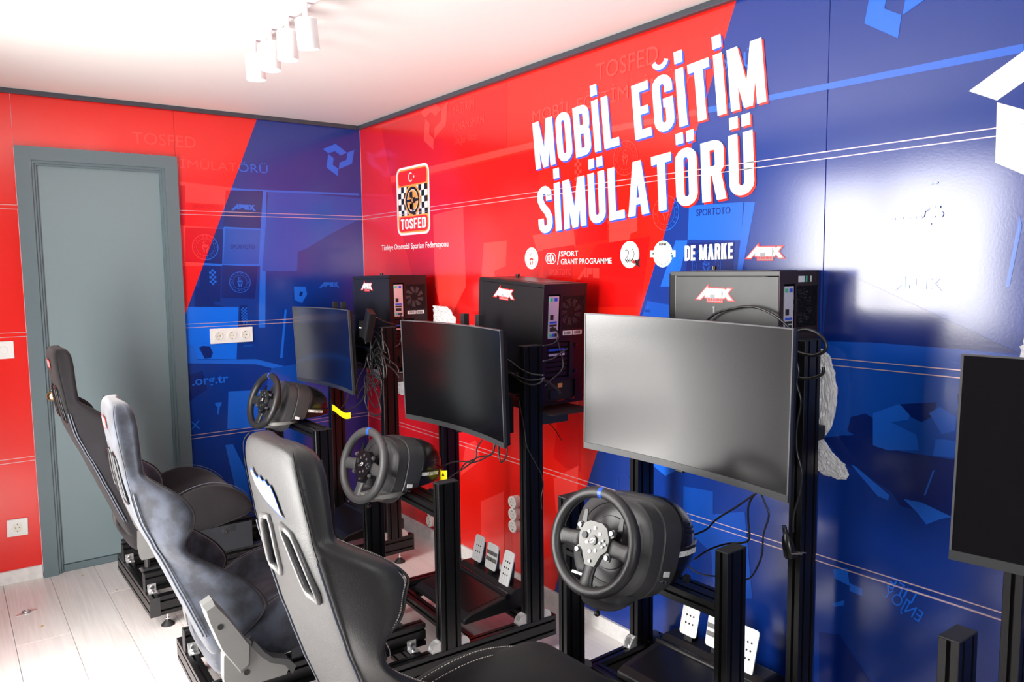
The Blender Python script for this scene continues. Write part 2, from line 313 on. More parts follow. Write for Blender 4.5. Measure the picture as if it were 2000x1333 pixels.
GR=[
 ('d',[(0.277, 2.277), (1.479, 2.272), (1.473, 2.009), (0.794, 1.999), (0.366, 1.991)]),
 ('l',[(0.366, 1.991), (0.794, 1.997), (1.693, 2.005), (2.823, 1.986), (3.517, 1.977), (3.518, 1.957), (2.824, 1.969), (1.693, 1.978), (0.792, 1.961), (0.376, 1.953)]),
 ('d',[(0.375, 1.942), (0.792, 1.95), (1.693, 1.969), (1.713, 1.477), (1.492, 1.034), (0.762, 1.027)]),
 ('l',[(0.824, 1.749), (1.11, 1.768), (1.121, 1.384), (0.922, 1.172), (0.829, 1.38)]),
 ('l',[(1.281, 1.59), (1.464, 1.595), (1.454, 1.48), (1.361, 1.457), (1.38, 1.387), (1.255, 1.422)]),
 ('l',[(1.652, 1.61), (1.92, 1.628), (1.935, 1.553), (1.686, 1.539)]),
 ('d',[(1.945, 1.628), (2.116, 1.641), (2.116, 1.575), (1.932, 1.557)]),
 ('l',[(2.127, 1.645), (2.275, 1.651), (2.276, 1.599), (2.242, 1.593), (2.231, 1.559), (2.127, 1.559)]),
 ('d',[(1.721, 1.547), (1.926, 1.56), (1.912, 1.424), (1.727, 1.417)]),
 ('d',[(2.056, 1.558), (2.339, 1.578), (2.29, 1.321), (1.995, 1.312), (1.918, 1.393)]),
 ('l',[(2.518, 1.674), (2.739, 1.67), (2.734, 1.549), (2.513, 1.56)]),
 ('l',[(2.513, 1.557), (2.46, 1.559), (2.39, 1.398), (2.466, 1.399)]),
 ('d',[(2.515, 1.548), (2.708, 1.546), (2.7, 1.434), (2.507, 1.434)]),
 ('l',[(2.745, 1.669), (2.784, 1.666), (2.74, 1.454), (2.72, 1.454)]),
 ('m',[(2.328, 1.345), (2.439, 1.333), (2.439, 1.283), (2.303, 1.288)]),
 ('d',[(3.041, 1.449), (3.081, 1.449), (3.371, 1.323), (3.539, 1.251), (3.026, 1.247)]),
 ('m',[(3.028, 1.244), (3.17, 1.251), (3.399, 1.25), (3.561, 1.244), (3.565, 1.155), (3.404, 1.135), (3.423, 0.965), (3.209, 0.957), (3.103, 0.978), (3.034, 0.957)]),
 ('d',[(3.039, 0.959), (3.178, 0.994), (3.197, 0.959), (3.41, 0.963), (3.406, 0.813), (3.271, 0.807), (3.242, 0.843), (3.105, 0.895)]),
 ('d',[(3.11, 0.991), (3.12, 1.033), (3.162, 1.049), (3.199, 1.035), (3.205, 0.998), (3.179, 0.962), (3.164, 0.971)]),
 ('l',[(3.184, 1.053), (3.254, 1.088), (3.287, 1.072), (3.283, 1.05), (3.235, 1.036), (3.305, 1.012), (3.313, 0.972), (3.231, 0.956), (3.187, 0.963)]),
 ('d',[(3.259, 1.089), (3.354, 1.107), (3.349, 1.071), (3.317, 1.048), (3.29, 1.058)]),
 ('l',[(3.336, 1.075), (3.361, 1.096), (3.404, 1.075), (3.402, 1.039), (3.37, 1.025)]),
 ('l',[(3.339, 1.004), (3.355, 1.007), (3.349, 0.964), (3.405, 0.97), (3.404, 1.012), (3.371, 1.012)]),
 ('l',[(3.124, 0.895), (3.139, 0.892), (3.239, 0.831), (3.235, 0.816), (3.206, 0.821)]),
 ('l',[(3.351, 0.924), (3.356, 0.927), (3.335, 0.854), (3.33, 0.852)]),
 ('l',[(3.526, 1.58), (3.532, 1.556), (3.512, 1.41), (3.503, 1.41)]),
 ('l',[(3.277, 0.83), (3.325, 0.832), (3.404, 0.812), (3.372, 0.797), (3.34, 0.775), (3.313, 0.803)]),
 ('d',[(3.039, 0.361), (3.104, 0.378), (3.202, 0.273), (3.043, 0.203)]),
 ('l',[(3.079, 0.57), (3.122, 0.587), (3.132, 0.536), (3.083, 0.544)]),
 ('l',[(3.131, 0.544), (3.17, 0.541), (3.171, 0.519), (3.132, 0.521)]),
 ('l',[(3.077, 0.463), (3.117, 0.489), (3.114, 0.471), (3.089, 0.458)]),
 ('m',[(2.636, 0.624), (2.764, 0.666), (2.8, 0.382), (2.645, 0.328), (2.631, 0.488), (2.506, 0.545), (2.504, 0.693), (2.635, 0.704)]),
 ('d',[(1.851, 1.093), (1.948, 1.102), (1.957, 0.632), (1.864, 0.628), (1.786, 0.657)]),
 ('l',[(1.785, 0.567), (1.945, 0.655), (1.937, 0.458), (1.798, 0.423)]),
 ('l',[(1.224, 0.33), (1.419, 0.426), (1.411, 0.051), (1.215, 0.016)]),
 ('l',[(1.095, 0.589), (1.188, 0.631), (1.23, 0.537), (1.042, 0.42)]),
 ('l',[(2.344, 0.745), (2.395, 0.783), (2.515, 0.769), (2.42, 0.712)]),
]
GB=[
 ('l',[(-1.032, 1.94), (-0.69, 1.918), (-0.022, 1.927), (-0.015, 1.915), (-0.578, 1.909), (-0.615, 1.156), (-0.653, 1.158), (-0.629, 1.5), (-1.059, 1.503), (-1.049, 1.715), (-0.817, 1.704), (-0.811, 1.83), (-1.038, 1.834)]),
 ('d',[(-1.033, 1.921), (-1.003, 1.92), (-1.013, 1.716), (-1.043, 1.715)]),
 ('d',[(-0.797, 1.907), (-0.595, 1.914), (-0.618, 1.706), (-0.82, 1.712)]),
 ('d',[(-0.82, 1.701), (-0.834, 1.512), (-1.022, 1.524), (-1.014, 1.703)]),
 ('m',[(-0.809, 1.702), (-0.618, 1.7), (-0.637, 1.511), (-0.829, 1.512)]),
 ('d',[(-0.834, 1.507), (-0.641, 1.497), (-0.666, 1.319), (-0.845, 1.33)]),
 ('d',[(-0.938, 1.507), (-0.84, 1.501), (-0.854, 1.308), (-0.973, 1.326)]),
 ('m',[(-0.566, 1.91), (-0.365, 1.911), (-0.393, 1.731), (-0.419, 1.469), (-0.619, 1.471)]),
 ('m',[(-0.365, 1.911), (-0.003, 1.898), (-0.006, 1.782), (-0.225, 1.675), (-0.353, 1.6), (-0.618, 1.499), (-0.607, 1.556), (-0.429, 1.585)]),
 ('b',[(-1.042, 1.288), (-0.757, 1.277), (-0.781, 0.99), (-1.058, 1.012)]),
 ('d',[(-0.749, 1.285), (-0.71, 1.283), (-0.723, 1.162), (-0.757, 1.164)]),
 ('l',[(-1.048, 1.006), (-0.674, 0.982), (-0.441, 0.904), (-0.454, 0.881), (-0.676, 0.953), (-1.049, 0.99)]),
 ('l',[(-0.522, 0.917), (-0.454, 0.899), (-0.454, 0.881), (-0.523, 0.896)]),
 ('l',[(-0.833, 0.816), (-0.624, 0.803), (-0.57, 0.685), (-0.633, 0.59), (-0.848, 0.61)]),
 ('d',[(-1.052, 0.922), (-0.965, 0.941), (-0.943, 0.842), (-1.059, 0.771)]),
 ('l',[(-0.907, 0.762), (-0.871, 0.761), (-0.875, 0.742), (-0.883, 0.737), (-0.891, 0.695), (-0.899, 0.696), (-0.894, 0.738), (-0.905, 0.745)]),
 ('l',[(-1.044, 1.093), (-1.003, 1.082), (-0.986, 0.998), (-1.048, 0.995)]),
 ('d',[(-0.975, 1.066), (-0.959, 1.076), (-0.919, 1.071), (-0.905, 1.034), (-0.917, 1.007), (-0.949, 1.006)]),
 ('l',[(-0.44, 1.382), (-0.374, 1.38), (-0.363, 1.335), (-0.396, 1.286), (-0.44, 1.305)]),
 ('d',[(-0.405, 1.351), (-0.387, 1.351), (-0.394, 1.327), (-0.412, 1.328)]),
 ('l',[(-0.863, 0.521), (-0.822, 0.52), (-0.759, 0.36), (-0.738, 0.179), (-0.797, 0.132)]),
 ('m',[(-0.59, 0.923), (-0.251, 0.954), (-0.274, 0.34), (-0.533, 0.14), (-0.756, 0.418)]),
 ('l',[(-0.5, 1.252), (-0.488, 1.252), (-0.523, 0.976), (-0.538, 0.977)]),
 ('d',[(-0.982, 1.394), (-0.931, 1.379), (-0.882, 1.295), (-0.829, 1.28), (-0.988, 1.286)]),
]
CABLES = [
 ('power_cable','thin black cable from third monitor down to the top of its wheel base',0.0028,[(3.051, -0.337, 0.859), (2.988, -0.338, 0.805), (2.92, -0.34, 0.751), (2.881, -0.341, 0.709), (2.811, -0.342, 0.668)]),
 ('power_cable','black cable looping from third monitor to the side of its wheel base',0.0028,[(3.043, -0.327, 0.858), (3.019, -0.328, 0.817), (3.017, -0.328, 0.773), (3.022, -0.328, 0.721), (3.0, -0.328, 0.702), (2.949, -0.329, 0.685), (2.887, -0.33, 0.65), (2.813, -0.332, 0.604)]),
 ('power_cable','long loose black cable hanging below third monitor beside the short right post',0.0024,[(3.045, -0.317, 0.857), (3.063, -0.317, 0.826), (3.075, -0.317, 0.796), (3.059, -0.317, 0.739), (3.055, -0.317, 0.681), (3.034, -0.318, 0.626), (3.008, -0.318, 0.597), (2.96, -0.319, 0.591), (2.889, -0.32, 0.569), (2.833, -0.322, 0.564), (2.785, -0.322, 0.58)]),
 ('power_cable','black mains cable hanging down the tall right post of the third rig',0.0036,[(3.059, -0.187, 1.212), (3.07, -0.187, 1.178), (3.065, -0.187, 1.141), (3.079, -0.187, 1.093), (3.069, -0.187, 1.027), (3.07, -0.187, 0.955), (3.087, -0.186, 0.893), (3.082, -0.187, 0.834), (3.066, -0.187, 0.772), (3.064, -0.187, 0.719)]),
 ('display_cable','black cable arching across the grey case side above the third monitor',0.0035,[(2.776, -0.222, 1.302), (2.817, -0.222, 1.329), (2.872, -0.222, 1.344), (2.929, -0.222, 1.352), (2.977, -0.222, 1.345), (3.018, -0.222, 1.328), (3.051, -0.222, 1.307), (3.072, -0.222, 1.286)]),
 ('coiled_cable','thick black cable loop around the top of the third rig right post',0.0052,[(3.052, -0.179, 1.285), (3.085, -0.178, 1.292), (3.12, -0.178, 1.283), (3.142, -0.177, 1.26), (3.14, -0.177, 1.238), (3.11, -0.178, 1.224), (3.08, -0.179, 1.225), (3.053, -0.179, 1.231)]),
 ('coiled_cable','black cable band around the tall right post below its upper loop',0.0045,[(3.057, -0.185, 1.162), (3.085, -0.184, 1.158), (3.115, -0.184, 1.164), (3.14, -0.183, 1.177), (3.141, -0.183, 1.194)]),
 ('signal_cable','black cable from second monitor to its wheel base, leftmost strand',0.0026,[(2.097, -0.583, 0.872), (2.062, -0.582, 0.833), (2.054, -0.582, 0.798), (1.993, -0.579, 0.758), (1.929, -0.577, 0.723), (1.856, -0.574, 0.684), (1.783, -0.571, 0.652)]),
 ('signal_cable','black cable arching from second monitor lower edge to its wheel base top',0.0026,[(2.16, -0.576, 0.868), (2.15, -0.575, 0.837), (2.093, -0.573, 0.804), (2.023, -0.57, 0.776), (1.951, -0.568, 0.765), (1.876, -0.565, 0.748), (1.808, -0.562, 0.72), (1.742, -0.56, 0.69)]),
 ('signal_cable','short black cable twisted below the second monitor right corner',0.0026,[(2.152, -0.565, 0.865), (2.128, -0.564, 0.824), (2.054, -0.562, 0.802), (2.008, -0.56, 0.782), (1.946, -0.557, 0.754), (1.915, -0.556, 0.725)]),
 ('looped_cable','upper black cable strapped across the second rig right post',0.003,[(1.965, -0.386, 1.134), (2.016, -0.388, 1.123), (2.075, -0.39, 1.102), (2.145, -0.393, 1.093), (2.212, -0.396, 1.096)]),
 ('looped_cable','lower black cable strapped across the second rig right post',0.003,[(1.984, -0.389, 1.082), (2.044, -0.391, 1.069), (2.09, -0.393, 1.055), (2.147, -0.395, 1.055), (2.193, -0.397, 1.067), (2.217, -0.398, 1.088)]),
 ('looped_cable','middle black cable strapped across the second rig right post',0.003,[(1.98, -0.391, 1.087), (2.061, -0.394, 1.075), (2.134, -0.397, 1.07), (2.217, -0.4, 1.085)]),
 ('thin_wire','thin black wire trailing down the second rig right post',0.0018,[(2.08, -0.408, 0.996), (2.081, -0.393, 0.928), (2.082, -0.38, 0.86), (2.082, -0.371, 0.811), (2.083, -0.335, 0.747), (2.084, -0.307, 0.698), (2.085, -0.3, 0.654), (2.084, -0.31, 0.607), (2.084, -0.306, 0.566)]),
 ('data_cable','black cable from the second computer ports bending down to the post',0.003,[(2.139, -0.297, 1.257), (2.14, -0.273, 1.238), (2.14, -0.269, 1.211), (2.139, -0.293, 1.194), (2.137, -0.339, 1.189)]),
 ('data_cable','black display cable plugged low in the second computer rear',0.0035,[(2.147, -0.347, 1.135), (2.148, -0.306, 1.139), (2.15, -0.263, 1.159), (2.151, -0.235, 1.172)]),
 ('data_cable','black cable hanging along the second computer rear slots',0.0025,[(2.14, -0.276, 1.215), (2.14, -0.26, 1.173), (2.141, -0.246, 1.119), (2.14, -0.256, 1.091), (2.139, -0.294, 1.066), (2.137, -0.331, 1.041)]),
 ('data_cable','black mains lead curving to the second computer power supply',0.004,[(2.137, -0.34, 1.067), (2.139, -0.299, 1.044), (2.14, -0.271, 1.022), (2.14, -0.261, 1.01)]),
 ('data_cable','black cable from first computer ports down behind the second monitor',0.0025,[(0.986, -0.303, 1.261), (0.985, -0.278, 1.228), (0.985, -0.283, 1.166), (0.986, -0.301, 1.113), (0.986, -0.324, 1.099)]),
 ('data_cable','grey cable from the first rig bundle over the second monitor corner',0.003,[(0.967, -0.411, 1.246), (0.966, -0.357, 1.219), (0.966, -0.293, 1.205), (0.965, -0.231, 1.215), (0.964, -0.129, 1.217)]),
 ('looped_cable','upper black cable crossing the first rig right post',0.0035,[(0.917, -0.382, 1.083), (1.004, -0.381, 1.051), (1.102, -0.38, 1.021), (1.12, -0.38, 0.994)]),
 ('looped_cable','lower black cable crossing the first rig right post',0.0035,[(0.915, -0.387, 1.069), (0.986, -0.387, 1.03), (1.076, -0.386, 1.004), (1.133, -0.385, 0.971)]),
 ('signal_cable','black cable running from the first rig bundle to its yellow tag',0.0028,[(1.202, -0.519, 0.982), (1.14, -0.52, 0.945), (1.061, -0.521, 0.905), (1.0, -0.521, 0.856), (0.91, -0.522, 0.815), (0.794, -0.524, 0.784), (0.556, -0.527, 0.718)]),
 ('signal_cable','thin black cable loop above the yellow tag',0.002,[(0.771, -0.524, 0.783), (0.82, -0.524, 0.82), (0.87, -0.523, 0.872), (0.875, -0.523, 0.875), (0.844, -0.523, 0.833), (0.777, -0.524, 0.794)]),
 ('signal_cable','black cable falling behind the first monitor right edge',0.0025,[(1.125, -0.48, 0.994), (1.01, -0.481, 0.95), (0.927, -0.482, 0.899), (0.885, -0.483, 0.854)]),
 ('signal_cable','black cable dropping from the first bundle toward the blue wall',0.0025,[(0.956, -0.462, 1.053), (0.931, -0.462, 1.006), (0.861, -0.463, 0.945), (0.823, -0.463, 0.877)]),
 ('thin_wire','thin black wire lying over the red wall right of the second rig',0.0015,[(1.955, -0.188, 0.869), (2.011, -0.19, 0.852), (2.043, -0.191, 0.827), (2.068, -0.192, 0.807)]),
]
# ------------------------------------------------------------------ room
ZC = 2.32
S1, S2, S3, SW = 1.792, 1.197, .600, .020
floor = setempty('floor')
pm = [mat('plank_ash', (.84, .81, .79), .32, noise=1, nscale=14, col2=(.75, .72, .70)), mat('plank_ash_grey', (.79, .76, .75), .32, noise=1, nscale=11, col2=(.86, .83, .81)), mat('plank_ash_pink', (.85, .81, .79), .32, noise=1, nscale=17, col2=(.77, .73, .71))]
for m in pm:      # long grain: stretch the noise along the plank
    nt = m.node_tree; tx = [n for n in nt.nodes if n.type == 'TEX_COORD'][0]; mp = nt.nodes.new('ShaderNodeMapping'); mp.inputs['Scale'].default_value = (.12, 2.6, 1)
    for n in nt.nodes:
        if n.type == 'TEX_NOISE': n.inputs['Distortion'].default_value = 1.2; n.inputs['Detail'].default_value = 8; nt.links.new(tx.outputs['Object'], mp.inputs[0]); nt.links.new(mp.outputs[0], n.inputs['Vector'])
cache = {}
row = 0; y = 0.
while y > -2.42:
    x = -.25-(row*.43) % 1.2; k = 0
    while x < XE:
        a, b = max(x, 0), min(x+1.28, XE)
        if b > a+.01:
            key = (round(b-a, 3), (row+k) % 3)
            if key not in cache:
                o = MB().box(0, b-a-.0015, -.1905, 0, -.012, 0, .0008).build('plank', pm[key[1]]); cache[key] = o.data
            else: o = bpy.data.objects.new('plank', cache[key]); C.objects.link(o)
            o.location = (a, y, 0); o.parent = floor
        x += 1.28; k += 1
    y -= .192; row += 1
struct(MB().box(-.1, XE+.1, -2.62, .1, -.06, -.0125).build('floor_slab', mat('slab', (.2, .19, .18), .8)))
struct(MB().box(-.06, XE+.06, -2.5, .06, ZC, ZC+.06).build('ceiling', M['ceiling']))
def panelset(parent, axis, cells, fnm):
    for a0, a1, z0, z1 in cells:
        b = MB()
        if axis == 0: b.box(a0+.0006, a1-.0006, 0, .04, z0, z1, .0012)
        else: b.box(-.04, 0, a0+.0006, a1-.0006, z0, z1, .0012)
        b.build('panel', MU['base', axis], parent)
wr = setempty('wall_right'); wl = setempty('wall_left')
bands = [(.0, S3-SW), (S3, S2-SW), (S2, S1-SW), (S1, ZC)]
cols = [(0, 1.474), (1.474, 3.022), (3.022, 4.56), (4.56, XE)]
panelset(wr, 0, [(a, b, z0, z1) for a, b in cols for z0, z1 in bands], None)
panelset(wl, 1, [(-2.42, -1.752, z0, z1) for z0, z1 in bands]+[(-1.0445, 0, z0, z1) for z0, z1 in bands]+[(-1.752, -1.0445, 2.063, ZC)], None)
for zs in (S1, S2, S3):
    MB().box(0, XE, .0012, .03, zs-SW, zs).build('joint_strip', MU['base', 0], wr)
    for z in (zs-.0005, zs-SW): MB().box(0, XE, -.0022, .004, z-.0013, z+.0011).build('joint_bead', M['joint'], wr)
    for a, b in ((-2.42, -1.752), (-1.0445, 0)):
        MB().box(-.03, -.0012, a, b, zs-SW, zs).build('joint_strip', MU['base', 1], wl)
        for z in (zs-.0005, zs-SW): MB().box(-.004, .0022, a, b, z-.0013, z+.0011).build('joint_bead', M['joint'], wl)
MB().box(0, .0016, -.0016, 0, .06, 2.30).build('corner_bead', M['joint'], wr)
# trims between walls and ceiling, baseboards
struct(MB().box(0, XE, -.022, 0, 2.298, ZC, .002).build('trim_1', M['trim']))
struct(MB().box(0, .022, -2.42, -.022, 2.298, ZC, .002).build('trim_2', M['trim']))
struct(MB().box(.014, XE, -.014, 0, 0, .064, .002).build('baseboard_right', M['base']))
struct(MB().box(0, .014, -2.42, -1.755, 0, .064, .002).build('baseboard_left', M['base']))
struct(MB().box(0, .014, -1.04, 0, 0, .064, .002).build('baseboard_left', M['base']))
# window wall behind the camera and end wall
wm = mat('plain_wall', (.10, .095, .095), .6)
b = MB(); y0, y1 = YB-.06, YB
for x0, x1, z0, z1 in [(0, 1.2, 0, ZC), (1.2, 2.6, 2.05, ZC), (2.6, 4.75, 0, ZC), (4.75, 5.65, 0, .9), (4.75, 5.65, 2.0, ZC), (5.65, XE, 0, ZC)]: b.box(x0, x1, y0, y1, z0, z1)
struct(b.build('wall_back', wm)); struct(MB().box(XE, XE+.05, -2.48, .04, 0, ZC).build('wall_far', wm))
b = MB()
for x0, x1, z0, z1 in [(4.75, 5.65, .90, .94), (4.75, 5.65, 1.96, 2.0), (4.75, 4.79, .94, 1.96), (5.61, 5.65, .94, 1.96)]: b.box(x0, x1, YB-.05, YB+.01, z0, z1, .003)
struct(b.build('added_window', M['plastic_w']))  # unseen window, added for light from behind the camera
b = MB()
for x0, x1, z0, z1 in [(1.2, 2.6, 2.0, 2.05), (1.2, 1.25, 0, 2.0), (2.55, 2.6, 0, 2.0), (1.88, 1.92, 0, 2.0), (1.25, 2.55, 1.04, 1.10)]: b.box(x0, x1, YB-.05, YB+.01, z0, z1, .003)
struct(b.build('door_2', M['doorframe']))
# door with mitred casing, stop and leaf
dr = setempty('door_1')
y0, y1, zt = -1.752, -1.0445, 2.063; cw = .062
X = .028
b = MB(); b.prism([(y0, 0), (y0+cw, 0), (y0+cw, zt-cw), (y0, zt)], lambda u, v, h: (h, u, v), .0, X).build('casing_side', M['doorframe'], dr)
b = MB(); b.prism([(y1, 0), (y1-cw, 0), (y1-cw, zt-cw), (y1, zt)], lambda u, v, h: (h, u, v), .0, X).build('casing_side', M['doorframe'], dr)
b = MB(); b.prism([(y0, zt), (y1, zt), (y1-cw, zt-cw), (y0+cw, zt-cw)], lambda u, v, h: (h, u, v), .0, X).build('casing_head', M['doorframe'], dr)
s0, s1, st = y0+cw, y1-cw, zt-cw
b = MB(); b.box(-.03, .018, s0, s0+.012, 0, st); b.box(-.03, .018, s1-.012, s1, 0, st); b.box(-.03, .018, s0+.012, s1-.012, st-.012, st)
b.box(-.03, .008, s0+.012, s0+.022, 0, st-.012); b.box(-.03, .008, s1-.022, s1-.012, 0, st-.012); b.box(-.03, .008, s0+.022, s1-.022, st-.022, st-.012); b.build('door_stop', M['doorframe'], dr)
leaf = MB().box(-.05, -.008, s0+.004, s1-.004, .036, st-.01, .003).build('door_leaf', M['door'], dr)
MB().box(-.05, -.001, s0+.02, s1-.02, 0, .034, .002).build('threshold', M['doorframe'], dr)
b = MB(); b.m = Matrix.Translation((-.008, -1.668, .887)) @ Matrix.Rotation(R(-90), 4, 'Z'); b.lathe([(.001, 0), (.026, 0), (.027, .004), (.022, .008), (.010, .010), (.009, .034), (.019, .040), (.026, .052), (.024, .066), (.012, .073), (.001, .074)]); b.m = None
b.build('door_knob', M['brass'], leaf, smooth=True)
# switches and sockets
def socket_face(b1, b2, b3, cy, cz, s=1.):     # round recessed schuko face on the door wall
    f = lambda u, v, h: (.011+h, cy+u*s, cz+v*s)
    b1.prism(ribbon_sq(.028), f, 0, .0012)
    b2.prism(disc(0, 0, .0195), f, .0012, .0020)
    for q in ribbon([(.0205*math.cos(2*PI*i/28), .0205*math.sin(2*PI*i/28)) for i in range(28)], .0022, True): b1.prism(q, f, .0012, .0048)
    for u in (-.0075, .0075): b3.prism(disc(u, 0, .0024, n=10), f, .0018, .0024)
    for v in (-.0175, .0175): b3.prism([(-.0025, v-.0022), (.0025, v-.0022), (.0025, v+.0022), (-.0025, v+.0022)], f, .0018, .0030)
def ribbon_sq(h): return [(-h, -h), (h, -h), (h, h), (-h, h)]
def sockets(name, label, cy, cz, w, h, n, cat, tilt=0):
    t = thing(name, label, cat, Matrix.Translation((0, cy, cz)) @ Matrix.Rotation(R(tilt), 4, 'X'))
    MB().box(0, .011, -w/2, w/2, -h/2, h/2, .003).build('cover_plate', M['plastic_w'], t)
    for i in range(n):
        b1, b2, b3 = MB(), MB(), MB(); socket_face(b1, b2, b3, (i-(n-1)/2)*.071, 0)
        s = b1.build('socket_insert', M['plastic_w'], t); b2.build('socket_well', M['plastic_c'], s); b3.build('socket_contact', M['slot'], s)
    return t
sockets('wall_socket', 'white triple socket plate on the blue wall beside the grey door', -.803, 1.124, .228, .082, 3, 'socket', 0)
sockets('wall_socket', 'white single socket low on the red wall left of the grey door', -1.845, .268, .085, .082, 1, 'socket', -2)
t = thing('light_switch', 'white square dimmer switch at hand height on the red wall left of the door', 'switch', Matrix.Translation((0, -1.848, 1.118)))
MB().box(0, .010, -.041, .041, -.041, .041, .003).build('cover_plate', M['plastic_w'], t)
b = MB()
for q in ribbon(disc(0, 0, .019), .0022, True): b.prism(q, lambda u, v, h: (h, u, v), .010, .012)
for q in ribbon(ribbon_sq(.028), .0012, True): b.prism(q, lambda u, v, h: (h, u, v), .010, .0108)
b.build('rotary_ring', M['plastic_w'], t)
b = MB(); b.m = Matrix.Translation((.010, 0, 0)) @ Matrix.Rotation(R(-90), 4, 'Z'); b.lathe([(.001, 0), (.017, 0), (.0165, .004), (.001, .0045)]); b.m = None; b.build('rotary_knob', M['plastic_w'], t, auto=40)
# ------------------------------------------------------------------ wall print
OR = {'d': .0003, 'l': .0005, 'm': .0004, 'b': .0006}
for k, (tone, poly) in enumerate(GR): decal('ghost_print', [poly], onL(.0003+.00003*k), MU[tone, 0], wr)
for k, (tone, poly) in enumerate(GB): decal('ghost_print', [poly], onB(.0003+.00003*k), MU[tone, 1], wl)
def emblem(name, fn, x0, z0, s, m, parent, label=None): return decal(name, [[(x0+a*s, z0+b*s) for a, b in q] for q in EMB], fn, m, parent, label)
emblem('investor_emblem', onB(.0012), -.238, 2.021, .198, MU['b', 1], wl)
emblem('investor_emblem', onL(.0012), .722, 2.075, .27, MU['l', 0], wr)
emblem('investor_emblem', onL(.0012), 3.10, 2.06, .27, MU['b', 0], wr, 'bright blue folded arrow emblem')
decal('investor_emblem', [[(3.401, 1.890), (3.66, 2.045), (3.80, 1.960), (3.735, 1.920), (3.65, 1.965), (3.466, 1.856)], [(3.466, 1.852), (3.535, 1.820), (3.535, 1.750), (3.60, 1.720), (3.60, 1.635), (3.468, 1.709)], [(3.80, 1.955), (3.87, 1.91), (3.87, 1.76), (3.70, 1.66), (3.64, 1.70), (3.80, 1.79)]], onL(.0016), M['white_ink'], wr, 'large white folded arrow emblem')
g = lambda *a, **k: fonttext(*a, **k)
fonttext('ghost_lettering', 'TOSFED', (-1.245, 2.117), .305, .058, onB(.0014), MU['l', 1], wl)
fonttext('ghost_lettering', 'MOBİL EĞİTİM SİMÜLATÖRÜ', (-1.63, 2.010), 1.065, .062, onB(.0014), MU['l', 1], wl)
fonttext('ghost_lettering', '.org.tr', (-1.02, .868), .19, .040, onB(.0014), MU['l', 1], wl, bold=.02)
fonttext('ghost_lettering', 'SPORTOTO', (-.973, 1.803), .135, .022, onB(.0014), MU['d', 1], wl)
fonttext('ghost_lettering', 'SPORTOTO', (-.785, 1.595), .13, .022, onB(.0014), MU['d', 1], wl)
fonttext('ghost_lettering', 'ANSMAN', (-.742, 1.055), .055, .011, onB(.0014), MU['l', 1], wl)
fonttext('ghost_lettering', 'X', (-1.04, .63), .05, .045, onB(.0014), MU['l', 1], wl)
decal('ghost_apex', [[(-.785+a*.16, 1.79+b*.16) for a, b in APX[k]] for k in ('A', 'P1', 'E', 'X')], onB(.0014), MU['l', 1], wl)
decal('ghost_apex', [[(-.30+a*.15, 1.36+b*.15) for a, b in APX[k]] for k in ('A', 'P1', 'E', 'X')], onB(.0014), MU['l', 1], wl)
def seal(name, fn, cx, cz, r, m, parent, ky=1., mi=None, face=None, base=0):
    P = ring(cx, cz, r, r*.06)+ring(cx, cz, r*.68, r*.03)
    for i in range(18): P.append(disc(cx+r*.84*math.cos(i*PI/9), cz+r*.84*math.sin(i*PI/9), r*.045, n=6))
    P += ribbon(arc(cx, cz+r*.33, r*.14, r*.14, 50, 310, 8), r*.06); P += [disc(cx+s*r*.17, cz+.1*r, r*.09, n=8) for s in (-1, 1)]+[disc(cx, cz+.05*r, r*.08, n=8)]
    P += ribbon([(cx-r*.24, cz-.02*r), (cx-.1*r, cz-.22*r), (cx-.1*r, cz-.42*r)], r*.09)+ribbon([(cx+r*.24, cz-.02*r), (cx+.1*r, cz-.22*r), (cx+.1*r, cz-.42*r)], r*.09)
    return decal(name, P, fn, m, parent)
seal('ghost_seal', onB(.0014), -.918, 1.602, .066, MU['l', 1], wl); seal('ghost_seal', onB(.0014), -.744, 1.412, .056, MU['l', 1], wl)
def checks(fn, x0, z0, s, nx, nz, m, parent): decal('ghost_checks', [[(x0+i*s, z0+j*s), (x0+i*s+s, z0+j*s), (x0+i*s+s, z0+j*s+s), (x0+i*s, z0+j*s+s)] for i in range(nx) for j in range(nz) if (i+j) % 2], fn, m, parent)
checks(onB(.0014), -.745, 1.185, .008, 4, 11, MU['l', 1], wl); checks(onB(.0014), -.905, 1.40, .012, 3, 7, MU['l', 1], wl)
# long wall ghosts
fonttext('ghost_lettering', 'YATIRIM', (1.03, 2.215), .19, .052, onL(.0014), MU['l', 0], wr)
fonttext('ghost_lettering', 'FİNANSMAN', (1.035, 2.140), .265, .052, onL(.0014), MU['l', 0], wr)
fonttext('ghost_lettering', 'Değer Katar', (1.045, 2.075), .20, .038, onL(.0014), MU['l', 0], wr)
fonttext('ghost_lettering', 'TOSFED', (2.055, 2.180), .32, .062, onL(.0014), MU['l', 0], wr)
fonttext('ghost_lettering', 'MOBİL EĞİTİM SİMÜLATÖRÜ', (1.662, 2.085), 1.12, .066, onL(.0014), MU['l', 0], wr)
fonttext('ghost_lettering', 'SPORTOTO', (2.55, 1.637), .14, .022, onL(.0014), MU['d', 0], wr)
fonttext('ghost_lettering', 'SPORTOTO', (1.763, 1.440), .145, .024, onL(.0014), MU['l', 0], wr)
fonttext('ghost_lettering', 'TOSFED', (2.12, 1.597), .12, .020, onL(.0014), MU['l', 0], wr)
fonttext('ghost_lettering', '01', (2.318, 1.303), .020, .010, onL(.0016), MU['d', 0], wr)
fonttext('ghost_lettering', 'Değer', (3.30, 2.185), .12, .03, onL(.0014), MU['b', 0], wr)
fonttext('ghost_lettering', 'ENJOY', (3.33, .50), -.11, -.035, onL(.0016), MU['b', 0], wr, rot=R(-22))
